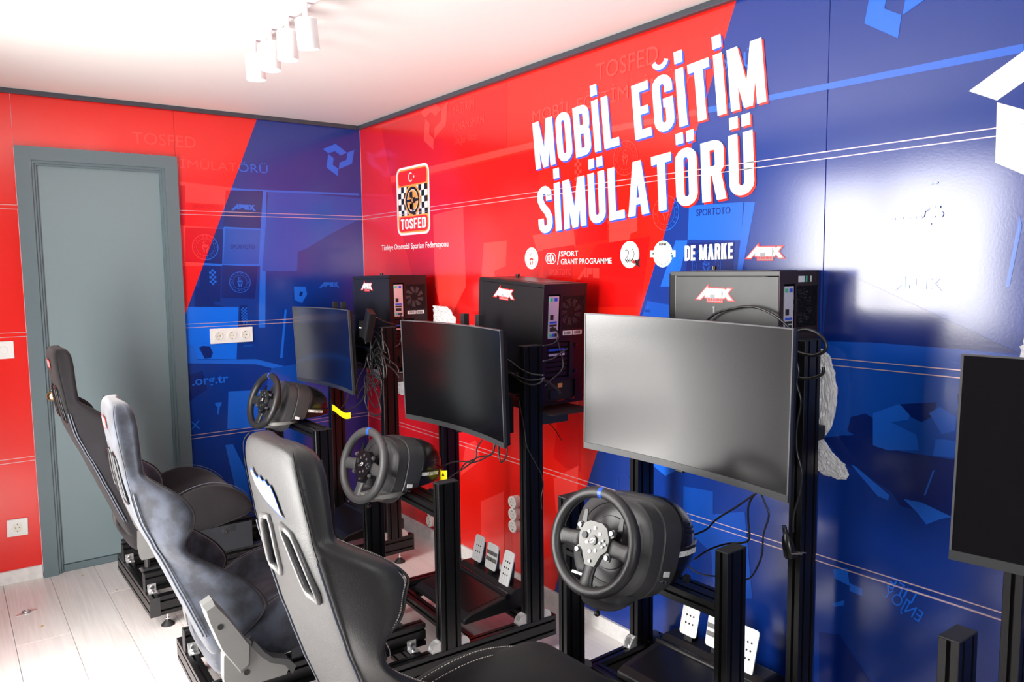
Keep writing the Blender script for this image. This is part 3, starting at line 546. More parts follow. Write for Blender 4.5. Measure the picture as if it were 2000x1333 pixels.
fonttext('ghost_lettering', 'LIFE', (3.31, .545), -.075, -.035, onL(.0016), MU['b', 0], wr, rot=R(-22))
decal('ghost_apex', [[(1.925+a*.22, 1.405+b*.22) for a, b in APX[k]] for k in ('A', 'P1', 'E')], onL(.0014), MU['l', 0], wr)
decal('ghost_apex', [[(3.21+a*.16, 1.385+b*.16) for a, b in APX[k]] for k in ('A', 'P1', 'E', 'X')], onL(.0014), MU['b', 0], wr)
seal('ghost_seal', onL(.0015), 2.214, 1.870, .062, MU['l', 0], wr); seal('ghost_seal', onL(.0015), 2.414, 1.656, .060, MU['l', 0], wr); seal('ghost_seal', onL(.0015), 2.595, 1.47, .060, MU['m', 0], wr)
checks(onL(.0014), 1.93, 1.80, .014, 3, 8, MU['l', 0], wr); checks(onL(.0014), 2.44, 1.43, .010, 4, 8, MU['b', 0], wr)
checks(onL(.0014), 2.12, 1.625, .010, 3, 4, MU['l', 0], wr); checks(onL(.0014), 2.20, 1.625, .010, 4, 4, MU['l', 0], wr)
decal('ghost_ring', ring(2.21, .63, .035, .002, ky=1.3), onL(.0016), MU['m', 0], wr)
# main title with drop shadow
T1 = dict(o=(1.683, 1.885), uv=(1.137, .083), vv=(-.0225, .196)); T2 = dict(o=(1.700, 1.612), uv=(1.083, .083), vv=(-.012, .196))
for nm, off, dx, m in (('title_shadow', .0018, .0075, MU['inv', 0]), ('title_lettering', .0022, 0, M['white_ink'])):
    for s, T in (('MOBİL EĞİTİM', T1), ('SİMÜLATÖRÜ', T2)):
        P = lettering(s, (T['o'][0]+dx, T['o'][1]-dx*.9), T['uv'], T['vv'], t=.158, w=.40, gap=.075)
        decal(nm, P, onL(off), m, wr, label=('white block letters of the title' if dx == 0 else None))
# federation badge
def rrect(x0, z0, x1, z1, r, n=5): return arc(x1-r, z1-r, r, r, 0, 90, n)+arc(x0+r, z1-r, r, r, 90, 180, n)+arc(x0+r, z0+r, r, r, 180, 270, n)+arc(x1-r, z0+r, r, r, 270, 360, n)
bx0, bx1, bz0, bz1 = .440, .794, 1.657, 2.022; BW = bx1-bx0
cx = (bx0+bx1)/2
# the badge, bottom to top: white, gold, red, checks, wheel
bd = decal('federation_badge', [rrect(bx0, bz0, bx1, bz1, .045)], onL(.0012), M['white_ink'], wr, 'white edged badge with checkered flag and steering wheel')
decal('badge_border', [rrect(bx0+.013, bz0+.012, bx1-.013, bz1-.012, .036)], onL(.0014), M['gold_ink'], bd)
decal('badge_field', [rrect(bx0+.024, bz0+.020, bx1-.024, bz0+.098, .02), rrect(bx0+.024, bz1-.098, bx1-.024, bz1-.020, .02)], onL(.0016), M['red_ink'], bd)
decal('badge_flag', [[(bx0+.020, bz0+.105), (bx1-.020, bz0+.105), (bx1-.020, bz1-.105), (bx0+.020, bz1-.105)]], onL(.0016), M['white_ink'], bd)
sx, sz = (BW-.04)/10, (bz1-bz0-.21)/5
decal('badge_checks', [[(bx0+.02+i*sx, bz0+.105+j*sz), (bx0+.02+(i+1)*sx, bz0+.105+j*sz), (bx0+.02+(i+1)*sx, bz0+.105+(j+1)*sz), (bx0+.02+i*sx, bz0+.105+(j+1)*sz)] for i in range(10) for j in range(5) if (i+j) % 2], onL(.0018), M['black_ink'], bd)
cz = (bz0+bz1)/2
decal('badge_disc', [disc(cx, cz, .086)], onL(.0020), M['gold_ink'], bd)
decal('badge_wheel', ring(cx, cz, .066, .014)+ring(cx, cz, .014, .006)+[[(cx-.060, cz-.006), (cx-.016, cz-.008), (cx-.016, cz+.008), (cx-.060, cz+.006)], [(cx+.060, cz-.006), (cx+.016, cz-.008), (cx+.016, cz+.008), (cx+.060, cz+.006)], [(cx-.007, cz-.06), (cx+.007, cz-.06), (cx+.008, cz-.015), (cx-.008, cz-.015)]], onL(.0022), M['black_ink'], bd)
decal('badge_wheel_line', ring(cx, cz, .057, .003), onL(.0023), M['white_ink'], bd)
decal('badge_crescent', ribbon(arc(cx-.018, bz1-.058, .020, .022, 45, 315, 12), .007)+[[(cx+.018+(.011 if i % 2 == 0 else .0045)*math.cos(R(90+36*i)), bz1-.058+(.011 if i % 2 == 0 else .0045)*math.sin(R(90+36*i))) for i in range(10)]], onL(.0020), M['white_ink'], bd)
decal('badge_name', lettering('TOSFED', (bx0+.040, bz0+.032), (BW-.08, 0), (0, .056), t=.17, w=.5), onL(.0020), M['white_ink'], bd)
fonttext('federation_name', 'Türkiye Otomobil Sporları Federasyonu', (.243, 1.583), .725, .030, onL(.0014), M['white_ink'], wr, bold=.012)
# sponsor row
f1 = onL(.0018)
s1_ = decal('ministry_seal', [disc(1.645, 1.5115, .047, .047)], onL(.0014), M['white_ink'], wr, 'white round seal')
decal('seal_marks', [disc(1.645+.037*math.cos(i*PI/8), 1.5115+.037*math.sin(i*PI/8), .002, n=6) for i in range(16)]+[disc(1.645+dx, 1.502+dz, .005, n=8) for dx, dz in ((-.008, .004), (.008, .004), (0, .008))]+ribbon([(1.636, 1.499), (1.641, 1.484)], .005)+ribbon([(1.654, 1.499), (1.649, 1.484)], .005)+ribbon(arc(1.645, 1.526, .006, .006, 50, 310, 6), .002), f1, M['red_ink'], s1_)
P = []
for cx_ in (1.766, 1.788): P += ring(cx_, 1.509, .022, .003)
P += lettering('FIA', (1.754, 1.497), (.046, 0), (0, .024), t=.2, w=.5)
decal('fia_emblem', P, f1, M['white_ink'], wr)
decal('slash_mark', [[(1.818, 1.482), (1.823, 1.482), (1.838, 1.538), (1.833, 1.538)]], f1, M['white_ink'], wr)
fonttext('programme_lettering', 'SPORT', (1.842, 1.515), .108, .022, f1, M['white_ink'], wr, bold=.008)
fonttext('programme_lettering', 'GRANT PROGRAMME', (1.842, 1.483), .30, .022, f1, M['white_ink'], wr, bold=.008)
e = decal('twentieth_seal', [disc(2.237, 1.5145, .049, .050)], onL(.0014), M['white_ink'], wr, 'white round seal with a black line figure and checkered tail')
decal('seal_rim', ring(2.237, 1.5145, .046, .002), f1, M['grey_ink'], e)
decal('seal_figure', ribbon(catmull2([(2.212, 1.528), (2.222, 1.532), (2.232, 1.524), (2.226, 1.508), (2.214, 1.495), (2.226, 1.491)]), .003)+ribbon(catmull2([(2.250, 1.538), (2.260, 1.520), (2.256, 1.502), (2.247, 1.494)]), .003)+[[(2.218+i*.006, 1.484+j*.005), (2.224+i*.006, 1.484+j*.005), (2.224+i*.006, 1.489+j*.005), (2.218+i*.006, 1.489+j*.005)] for i in range(6) for j in range(3) if (i+j) % 2], f1, M['black_ink'], e)
decal('seal_dot', [disc(2.258, 1.488, .007)], onL(.002), M['red_ink'], e)
decal('seal_tail', [[(2.262, 1.480), (2.292, 1.466), (2.285, 1.482), (2.292, 1.498), (2.266, 1.494)]], f1, M['black_ink'], e)
e = decal('award_seal', [disc(2.401, 1.513, .046, .047), [(2.340, 1.503), (2.460, 1.501), (2.460, 1.525), (2.340, 1.527)]], onL(.0014), M['white_ink'], wr, 'white round award seal with a band across')
decal('seal_rim', ring(2.401, 1.513, .043, .0018), f1, M['green_ink'], e)
P = []
for i in range(30):
    a = i*PI/15
    if abs(math.sin(a)) > .42: P.append(ribbon([(2.401+.016*math.cos(a), 1.513+.016*math.sin(a)), (2.401+.028*math.cos(a), 1.513+.028*math.sin(a))], .0012)[0])
decal('seal_rays', P, f1, M['grey_ink'], e)
P = lettering('ÇEVRE', (2.383, 1.543), (.036, 0), (0, .008), t=.2)
decal('seal_lettering', P+[disc(2.355, 1.515, .003, n=6), disc(2.442, 1.515, .003, n=6)]+[ribbon([(2.401+.034*math.cos(R(a)), 1.513+.034*math.sin(R(a))), (2.401+.039*math.cos(R(a)), 1.513+.039*math.sin(R(a)))], .002)[0] for a in range(215, 330, 9)], f1, M['black_ink'], e)
decal('sponsor_lettering', lettering('DE MARKE', (2.502, 1.487), (.201, .004), (0, .052), t=.19, w=.46, gap=.07), f1, M['white_ink'], wr)
def apex(parent, fn, x0, z0, s, d=.0002, nm='racing_team_logo', fl=1):
    T = lambda q: [(x0+a*s, z0+b*s) for a, b in q]
    o = decal(nm, [T(APX['out'])], fn(.0008), M['red_ink'], parent, 'red edged white racing team logo')
    decal('logo_ground', [T(APX['in'])], fn(.0011), M['grey_ink'], o)
    decal('logo_letters', [T(APX[k]) for k in ('A', 'P1', 'E', 'X')], fn(.0014), M['white_ink'], o)
    decal('logo_gaps', [T(q) for q in ([(.390, .245), (.44, .245), (.44, .232), (.390, .232)], [(.56, .228), (.665, .228), (.665, .222), (.56, .222)], [(.56, .165), (.665, .165), (.665, .159), (.56, .159)], [(.329, .29), (.333, .29), (.333, .1), (.329, .1)], [(.4985, .29), (.502, .29), (.502, .1), (.4985, .1)])], fn(.0016), M['grey_ink'], o)
    decal('logo_racing', lettering('RACING', (x0+.34*s, z0+.036*s), (.335*s, 0), (0, .052*s), t=.24, w=.6), fn(.0014), M['red_ink'], o)
    return o
apex(wr, lambda k: onL(.0008+k), 2.748, 1.482, .151)
# ------------------------------------------------------------------ extrusion rigs
def prof_poly(a, b, slot=.0085, dep=.010, c=.0012):       # T-slot outline, a x b, slots every 40 mm
    def side(L):                    # offsets along one side, from corner to corner
        n = max(1, round(L/.04)); s = [];
        for i in range(n):
            m = L*(i+.5)/n; s += [(m-slot/2, 0), (m-slot/2, dep), (m+slot/2, dep), (m+slot/2, 0)]
        return [(c, 0)]+s+[(L-c, 0)]
    P = [(x, y) for x, y in side(a)]+[(a-y, x) for x, y in side(b)]+[(a-x, b-y) for x, y in side(a)]+[(y, b-x) for x, y in side(b)]
    return P
def ext(name, parent, x0, x1, y0, y1, z0, z1, ax, m='alu_b', caps=()):
    b = MB()
    if ax == 'z': b.prism(prof_poly(x1-x0, y1-y0), lambda u, v, h: (x0+u, y0+v, h), z0, z1)
    if ax == 'y': b.prism(prof_poly(x1-x0, z1-z0), lambda u, v, h: (x0+u, h, z0+v), y0, y1)
    if ax == 'x': b.prism(prof_poly(y1-y0, z1-z0), lambda u, v, h: (h, y0+u, z0+v), x0, x1)
    o = b.build(name, M[m], parent)
    for c in caps:
        q = MB(); t = .004
        if ax == 'z': q.box(x0, x1, y0, y1, z1, z1+t, .001) if c == '+' else q.box(x0, x1, y0, y1, z0-t, z0, .001)
        if ax == 'y': q.box(x0, x1, y1, y1+t, z0, z1, .001) if c == '+' else q.box(x0, x1, y0-t, y0, z0, z1, .001)
        if ax == 'x': q.box(x1, x1+t, y0, y1, z0, z1, .001) if c == '+' else q.box(x0-t, x0, y0, y1, z0, z1, .001)
        q.build('end_cap', M['cap'], o)
    return o
def gusset(parent, x, y, z, sy, w=.034, s=.036):          # quarter round cast corner bracket, sy: side it grows to
    b = MB()
    def q(u, v, h): return (h, y+sy*u, z+v)
    for xx in (x-w/2, x+w/2-.004):
        b.prism([(0, 0), (s, 0)]+[(s*math.cos(R(a)), s*math.sin(R(a))) for a in (12, 25, 40, 55, 70, 82)]+[(0, s)], q, xx, xx+.004)
    b.box(x-w/2, x+w/2, min(y, y+sy*s), max(y, y+sy*s), z, z+.004, .0008); b.box(x-w/2, x+w/2, min(y, y+sy*.004), max(y, y+sy*.004), z, z+s, .0008)
    o = b.build('corner_bracket', M['alu'], parent)
    b = MB(); b.cyl((x, y+sy*s*.55, z+.004), (x, y+sy*s*.55, z+.010), .0075, n=12); b.cyl((x, y+sy*.004, z+s*.55), (x, y+sy*.010, z+s*.55), .0075, n=12)
    b.build('bolt', M['zinc'], o, auto=40)
def angle_plate(parent, x, y, z, sx):
    b = MB(); b.box(min(x, x+sx*.03), max(x, x+sx*.03), y, y+.034, z, z+.004, .0008); b.box(min(x, x+sx*.004), max(x, x+sx*.004), y, y+.034, z, z+.034, .0008)
    o = b.build('corner_bracket', M['alu'], parent)
    b = MB(); b.cyl((x+sx*.017, y+.017, z+.004), (x+sx*.017, y+.017, z+.009), .008, n=14); b.cyl((x+sx*.004, y+.017, z+.019), (x+sx*.009, y+.017, z+.019), .008, n=14)
    b.build('bolt', M['zinc'], o, auto=40)
def foot(parent, x, y):
    b = MB(); b.cyl((x, y, 0), (x, y, .003), .027, .027, n=28); b.cyl((x, y, .003), (x, y, .020), .027, .010, n=28); b.cyl((x, y, .020), (x, y, .024), .010, .008, n=20)
    o = b.build('levelling_foot', M['rubber'], parent, auto=40)
    b = MB(); b.cyl((x, y, .020), (x, y, .056), .0045, n=12); b.cyl((x, y, .026), (x, y, .031), .009, n=6); b.build('threaded_rod', M['zinc'], o, auto=40)
ZR = .134
RIG = {1: dict(pos=(.940, -.722, 0), yaw=R(.65), vm=.355, hm=1.193, ct=.735),
       2: dict(pos=(2.062, -.742, 0), yaw=R(-2.19), vm=.367, hm=1.186, ct=.648),
       3: dict(pos=(3.081, -.497, 0), yaw=R(1.15), vm=.333, hm=1.261, ct=.590),
       4: dict(pos=(4.274, -.535, 0), yaw=R(-.44), vm=.291, hm=1.20, ct=.60)}
for r in RIG.values(): r['m'] = frame(r['pos'], r['yaw'])
def loc(i, x, y, z): return RIG[i]['m'] @ Vector((x, y, z))
RL = {1: 'black aluminium racing rig frame nearest the grey door', 2: 'black aluminium racing rig frame second from the grey door, in front of the red wall',
      3: 'black aluminium racing rig frame carrying the third, largest steering wheel', 4: 'black aluminium racing rig frame cut off by the right edge of the photo'}
def make_rig(i):
    q = RIG[i]; vm, hm, ct = q['vm'], q['hm'], q['ct']
    t = thing('simulator_rig_frame', RL[i], 'rig frame', q['m'], 'racing simulator rigs along the wall')
    ye = .50 if i in (1, 2) else .46
    if i == 3: ye = .475
    for x0 in (-.04, -.66): ext('base_rail', t, x0, x0+.04, -.70, ye, .054, ZR, 'y', caps='+')
    ext('cross_beam', t, -.66, 0, -.74, -.70, .054, ZR, 'x', caps='+-')
    for y in (.115, .40): ext('cross_beam', t, -.62, -.04, y, y+.04, .094, ZR, 'x')
    ext('cross_beam', t, -.62, -.04, -.10, -.06, .054, ZR, 'x')
    for x0 in (-.12, -.56):
        ext('seat_rail', t, x0, x0+.04, -.735, -.02, ZR, ZR+.08, 'y', caps='-')
    for x, sx in ((-.08, 1), (-.52, 1), (-.12, -1)): angle_plate(t, x, -.730, ZR, sx)
    for x, sx in ((-.08, 1), (-.52, 1)): angle_plate(t, x, -.095, ZR, sx)
    for x0 in (-.04, -.66):
        ext('wheel_post', t, x0, x0+.04, 0, .08, ZR, .731, 'z', caps='+')
        ext('monitor_post', t, x0, x0+.04, vm, vm+.08, ZR, hm-.004-(.07 if x0 < -.5 else 0), 'z', caps='+')
        for y, s in ((0, -1), (.08, 1), (vm, -1), (vm+.08, 1)):
            if y+s*.03 < ye: gusset(t, x0+.02, y, ZR, s)
    ext('wheel_beam', t, -.62, -.04, 0, .08, ct-.04, ct, 'x')
    zb = .88 if i == 3 else 1.0
    ext('monitor_beam', t, -.62, -.04, vm, vm+.04, zb, zb+.08, 'x')
    for x in (-.02, -.64):
        for y in (-.67, ye-.07): foot(t, x, y)
    for x in {1: (-.508, -.408), 2: (-.408, -.298), 3: (-.32, -.21), 4: (-.39, -.28)}[i]:      # the two bracket uprights the screen hangs on
        b = MB(); z1 = {1: 1.305, 2: 1.290, 3: 1.0, 4: 1.25}[i]
        b.box(x, x+.026, vm-.026, vm-.002, .86 if i == 3 else .93, z1, .001)
        o = b.build('screen_bracket', M['cap'], t)
        b = MB()
        for z in (z1-.012, z1-.030): b.cyl((x+.013, vm-.0265, z), (x+.013, vm-.024, z), .004, n=12)
        b.build('bracket_hole', M['slot'], o)
    return t
for i in RIG: make_rig(i)
# ------------------------------------------------------------------ curved monitors
def monitor(i, label, pos, yaw, pitch, roll, W=.71, H=.42, sag=.036):
    gap = RIG[i]['vm']-.030-(RIG[i]['m'].inverted() @ Vector(pos)).y
    t = thing('curved_monitor', label, 'monitor', frame(pos, R(yaw), R(pitch), R(roll)), 'curved monitors on the rigs')
    n = 24; R0 = (W*W/4+sag*sag)/(2*sag)
    def P(u, d):           # u in -1..1, d depth behind the front surface; the panel edges sit at y = 0
        a = math.asin(W/2/R0)*u; return ((R0+0)*math.sin(a)*(1), R0*math.cos(a)-(R0-sag)+d)
    def slab(name, u0, u1, z0, z1, d0, d1, m, par, k=n, taper=0):
        b = MB(); rings = []
        for j in range(k+1):
            u = u0+(u1-u0)*j/k; xa, ya = P(u, d0); xb, yb = P(u, d1)
            rings.append([(xa, ya, z0), (xb, yb, z0+taper), (xb, yb, z1-taper), (xa, ya, z1)])
        return b.loft(rings).build(name, m, par, auto=35)
    bd = .004/(W/2)
    body = slab('housing', -1, 1, -H/2, H/2, .0015, .012, M['bezel'], t)
    slab('housing_back', -.985, .985, -H/2+.004, H/2-.004, .012, .030, M['blk'], t, taper=.004)
    slab('screen', -1+bd, 1-bd, -H/2+.020, H/2-.004, .0006, .0018, M['screen'], t)
    slab('lower_bezel', -1, 1, -H/2, -H/2+.0195, -.0008, .002, M['bezel'], t)
    slab('upper_bezel', -1, 1, H/2-.0035, H/2, -.0006, .0015, M['bezel_t'], t)
    for s in (-1, 1): slab('side_bezel', s*1.0, s*(1-bd), -H/2+.0195, H/2-.0035, -.0006, .0015, M['bezel_t'], t, k=1)
    b = MB(); b.box(-.13, .13, sag+.020, sag+.040, -.11, .11, .006); b.build('rear_bulge', M['blk'], t)
    b = MB(); b.box(-.05, .05, sag+.040, gap, -.16 if i == 3 else -.05, -.095 if i == 3 else .05, .002); b.build('mount_plate', M['cap'], t)
    b = MB(); b.box(-.014, .014, sag*.96-.001, sag*.96+.012, -H/2-.006, -H/2+.001, .002); b.build('power_button', M['blk_g'], t)
    return t
monitor(1, 'black curved monitor nearest the grey door, its left half turned to the white sockets', (.452, -.480, 1.064), .7, 1.8, .4)
monitor(2, 'black curved monitor in front of the red wall, edge speckled with dust', (1.778, -.520, 1.048), .3, 1.9, -.3)
monitor(3, 'large curved monitor with a pale reflection, before the red and blue border', (2.820, -.411, 1.099), 1.5, 0, -.8, .74, .44, .030)
monitor(4, 'black monitor cut off by the right edge of the photo', (3.949, -.429, 1.078), 2.3, -3.5, .2, .71, .42, .03)
# arm plates that join the screen to its brackets
# ------------------------------------------------------------------ steering wheels and their motor bases
def wheelbase(i, label, lp, yaw, pitch, Rr, spin=0, metal=False):
    q = RIG[i]; m = q['m'] @ frame(lp, R(yaw), R(pitch))
    t = thing('steering_wheel_set', label, 'steering wheel', m, 'steering wheels on the rigs')
    wh = bpy.data.objects.new('steering_wheel', None)
    tr = .0155; WM = M['wheel_w'] if i == 2 else M['wheel']
    b = MB(); N = 64; pts = [((Rr-tr)*math.cos(2*PI*k/N), 0, (Rr-tr)*math.sin(2*PI*k/N)) for k in range(N)]
    rad = [tr*(1+.10*max(0, math.cos(2*(2*PI*k/N)))**2) for k in range(N)]
    rim = MB().tube(pts, rad, 14, closed=True).build('wheel_rim', WM, t, smooth=True)
    c = MB()
    for a in (88, 89.2, 90.4, 91.6, 92.8): pass
    pts = [((Rr-tr)*math.cos(R(a)), 0, (Rr-tr)*math.sin(R(a))) for a in (87.2, 88.6, 90, 91.4, 92.8)]
    c.tube(pts, tr*1.03, 14).build('centre_stripe', M['blue_ink'], rim, auto=50)
    # three padded spokes
    for a, ww in ((180+4, .024), (0-4, .024), (270-3, .022)):
        d = Vector((math.cos(R(a)), 0, math.sin(R(a)))); e = Vector((-d.z, 0, d.x)); b = MB(); rings = []
        for s, w_, th in ((.040, ww*1.15, .007), (.062, ww*.95, .008), (.085, ww*.85, .009), (.105, ww*.95, .010), (Rr-tr*1.2, ww*1.35, .010)):
            c0 = d*s+Vector((0, .012*(1-s/Rr)+.0, 0)); rings.append([c0+e*w_*math.cos(2*PI*k/12)+Vector((0, th*math.sin(2*PI*k/12), 0)) for k in range(12)])
        b.loft(rings).build('spoke', WM, t, smooth=True)
    hubm = M['hub'] if metal else M['blk_g']
    kk = 1.12 if metal else 1.0
    hp = [(-.050, .014), (-.038, .042), (-.020, .052), (.020, .052), (.038, .042), (.050, .014), (.047, -.014), (.030, -.030), (.016, -.062), (-.016, -.062), (-.030, -.030), (-.047, -.014)]
    hub = MB().prism(hp, lambda u, v, h: (u, h, v), -.004, .014).build('hub_plate', hubm, t)
    for u, v in ((-.053, .034), (.053, .034), (-.050, -.030), (.050, -.030)):
        s = 1 if u > 0 else -1; b = MB()
        b.prism([(u*.5, v*.4-.008), (u+s*.006, v-.010), (u+s*.009, v+.002), (u+s*.003, v+.010), (u*.5, v*.6+.010)], lambda a, c_, h: (a, h, c_), .001, .009); ar = b.build('button_arm', hubm, t)
        b = MB(); b.cyl((u, -.006, v), (u, .001, v), .0062, .0072, n=16); b.build('button', M['btn'], ar, auto=40)
    for u, v, r1 in ((.033, .010, .0032), (.042, .002, .0032), (.033, -.006, .0032), (.024, .002, .0032), (-.030, .012, .009), (0, -.050, .004)):
        b = MB(); b.cyl((u, -.008, v), (u, -.003, v), r1, n=16); b.build('button', M['btn'] if r1 < .005 else M['slate'], hub, auto=40)
    for u, v in ((0, .036), (-.018, .024), (.018, .024), (-.020, -.004), (-.006, -.026), (.012, -.020)):
        b = MB(); b.cyl((u, -.006, v), (u, -.003, v), .0045, n=12); b.build('fixing_screw', M['zinc'] if metal else M['hub'], hub, auto=40)
    b = MB(); b.cyl((0, -.008, .004), (0, -.003, .004), .0125, n=24); o = b.build('centre_badge', M['blk_g'], hub, auto=40)
    decal('badge_mark', ribbon([(-.007, .002), (-.002, .009), (.006, .008), (.003, .001), (-.004, -.003)], .003), lambda u, v, h=0: (u, -.0083-h, v), M['white_ink'], o)
    for s in (-1, 1):       # shift paddles
        b = MB(); b.prism([(s*.020, -.010), (s*.060, -.016), (s*.072, .010), (s*.066, .075), (s*.056, .075), (s*.050, .018), (s*.020, .014)], lambda a, c_, h: (a, h, c_), .022, .026)
        b.build('shift_paddle', M['blk_s'], t)
    b = MB(); b.lathe([(.036, .012), (.036, .030), (.030, .034), (.030, .066)], 28); b.build('wheel_shaft', M['blk_s'], t, auto=40)
    # motor housing: superellipse sections along the axis, flat where it rests on the beam
    ai = q['m'].inverted() @ m; ia = ai.inverted(); kk = 1.12 if metal else 1.0
    def rest(rings):
        out = []
        for rg in rings:
            o_ = []
            for p in rg:
                p = Vector(p); p.z += max(0, p.y-.10)*.15; v = ai @ (p*kk)
                if v.y > -.030: v.z = max(v.z, q['ct']+.017)
                o_.append((ia @ v)/kk)
            out.append(o_)
        return out
    def sec(y, wx, zt, zb, e=2.6, n=40, cx=0):
        o = []
        for k in range(n):
            a = 2*PI*k/n; ca, sa = math.cos(a), math.sin(a)
            x = wx*abs(ca)**(2/e)*(1 if ca >= 0 else -1); z = (zt if sa >= 0 else zb)*abs(sa)**(2/e)*(1 if sa >= 0 else -1); o.append((cx+x, y, z))
        return o
    b = MB(); b.lathe([(.030, .060), (.062, .060), (.064, .063), (.070, .063), (.092, .068), (.096, .064), (.104, .066), (.108, .074), (.108, .082)], 44); fd = b.build('front_disc', M['dgrey_p'], t, auto=30)
    b = MB(); b.loft([sec(.066, .108, .108, .112), sec(.070, .116, .114, .122), sec(.098, .122, .118, .128, 2.8), sec(.104, .122, .118, .128, 2.8)]); fr_ = b.build('front_ring', M['dgrey_p'], t, auto=40)
    b = MB(); b.loft(rest([sec(.106, .118, .115, .126, 2.8), sec(.110, .124, .119, .130, 2.8), sec(.140, .127, .119, .130, 2.9), sec(.172, .126, .114, .128, 2.9), sec(.176, .121, .110, .124, 2.9)])); hs = b.build('side_collar', M['dgrey_p'], t, auto=40)
    rot_ = lambda y: max(0, (y-.176))
    b = MB(); b.loft(rest([sec(.172, .120, .109, .060, 2.5), sec(.20, .120, .110, .055, 2.4), sec(.235, .114, .104, .050, 2.3), sec(.27, .100, .090, .045, 2.2), sec(.300, .078, .068, .040, 2.1), sec(.318, .050, .045, .03, 2.), sec(.324, .02, .018, .015, 2.)])); top = b.build('motor_cover', M['blk_s'], t, smooth=True)
    b = MB(); b.loft(rest([sec(.172, .121, .012, .122, 3.0), sec(.21, .122, .012, .118, 2.8), sec(.26, .112, .012, .102, 2.6), sec(.305, .088, .010, .075, 2.3), sec(.325, .060, .008, .05, 2.2), sec(.332, .02, .004, .02, 2.)])); low = b.build('motor_housing', M['blk_s'], t, auto=35)
    TS = [(.172, .120, .109, 2.5), (.20, .120, .110, 2.4), (.235, .114, .104, 2.3), (.27, .100, .090, 2.2), (.300, .078, .068, 2.1)]
    LS = [(.172, .121, .122, 3.0), (.21, .122, .118, 2.8), (.26, .112, .102, 2.6), (.305, .088, .075, 2.3)]
    def sx(S, y, z):
        for a, c in zip(S, S[1:]):
            if a[0] <= y <= c[0]: k = (y-a[0])/(c[0]-a[0]); w_, h_, e_ = [a[j]+(c[j]-a[j])*k for j in (1, 2, 3)]; return w_*(1-min(.99, abs(z)/h_)**e_)**(1/e_)
        return .1
    for k, (ya, yb, z) in enumerate([(.205, .235, .030), (.205, .235, .041), (.205, .235, .052), (.250, .266, .030), (.250, .266, .041)]+[(.205, .235, .088)]*0):
        b = MB(); P = [(ya, z), (yb, z), (yb, z+.005), (ya, z+.005)]; up = lambda yy: (yy-.10)*.15
        b.add([(sx(TS, y, zz)+d, y, zz+up(y)) for d in (-.004, .0008) for y, zz in P], [(0, 1, 2, 3), (4, 5, 6, 7), (0, 1, 5, 4), (1, 2, 6, 5), (2, 3, 7, 6), (3, 0, 4, 7)]); b.build('vent_slot', M['slot'], top)
    b = MB(); b.prism(disc(.245, -.058, .011), lambda u, v, h: (h, u, v), .108, .1165); b.build('clamp_hole', M['slate'], low)
    for s in (1,):
        P = lettering('THRUSTMASTER', (.177, -.016), (.084, 0), (0, .013), t=.26, w=.6, gap=.10, slant=.15)
        b = MB()
        for k, pp in enumerate(P): b.prism(pp, lambda u, v, h: (sx(LS, u, v)+.0004+h+k*2e-5, u, v+(u-.10)*.15), 0, .0010)
        b.build('maker_lettering', M['white_ink'], low)
    b = MB(); b.box(.1245, .1275, .118, .142, -.050, -.037, .001); b.build('control_label', M['white_ink'], hs)
    b = MB(); [b.cyl((.120, .122+k*.014, -.062), (.1275, .122+k*.014, -.062), .0035, n=12) for k in range(2)]; b.build('control_button', M['zinc'], hs, auto=40)
    b = MB(); b.box(-.105, -.060, .060, .067, -.108, -.101, .001); b.build('front_mark', M['alu_w'], t)
    for o_ in (fd, fr_, hs, top, low): o_.scale = (kk, kk, kk)
    # round clamp plate level with the beam
    inv = (m.inverted() @ q['m'])
    zc = q['ct']
    b = MB(); b.m = inv; cx, cy = lp[0]+.02, lp[1]+.135
    b.cyl((cx, cy-.07, zc+.001), (cx, cy-.07, zc+.016), .060 if metal else .088, n=44); b.cyl((cx, cy-.105, zc-.014), (cx, cy-.105, zc+.001), .05, .07, n=40)
    b.m = None; b.build('clamp_plate', M['dgrey_p' if metal else 'grey_p'], t, auto=40)
    b = MB(); b.m = inv; b.cyl((cx-.03, cy-.115, zc-.045), (cx-.03, cy-.115, zc-.002), .004, n=10); b.sphere((cx-.03, cy-.115, zc-.05), .009); b.m = None; b.build('clamp_knob', M['blk'], t, auto=50)
    return t
wheelbase(1, 'black three-spoke steering wheel and motor base nearest the grey door', (-.329, -.120, .847), 6, -19.7, .140)
wheelbase(2, 'grey-worn three-spoke steering wheel and motor base before the red wall', (-.319, -.135, .757), 9.7, -15.7, .140)
wheelbase(3, 'largest three-spoke steering wheel, metal hub and blue top stripe, before the blue wall', (-.258, -.224, .746), 6.3, -15.9, .145, metal=True)
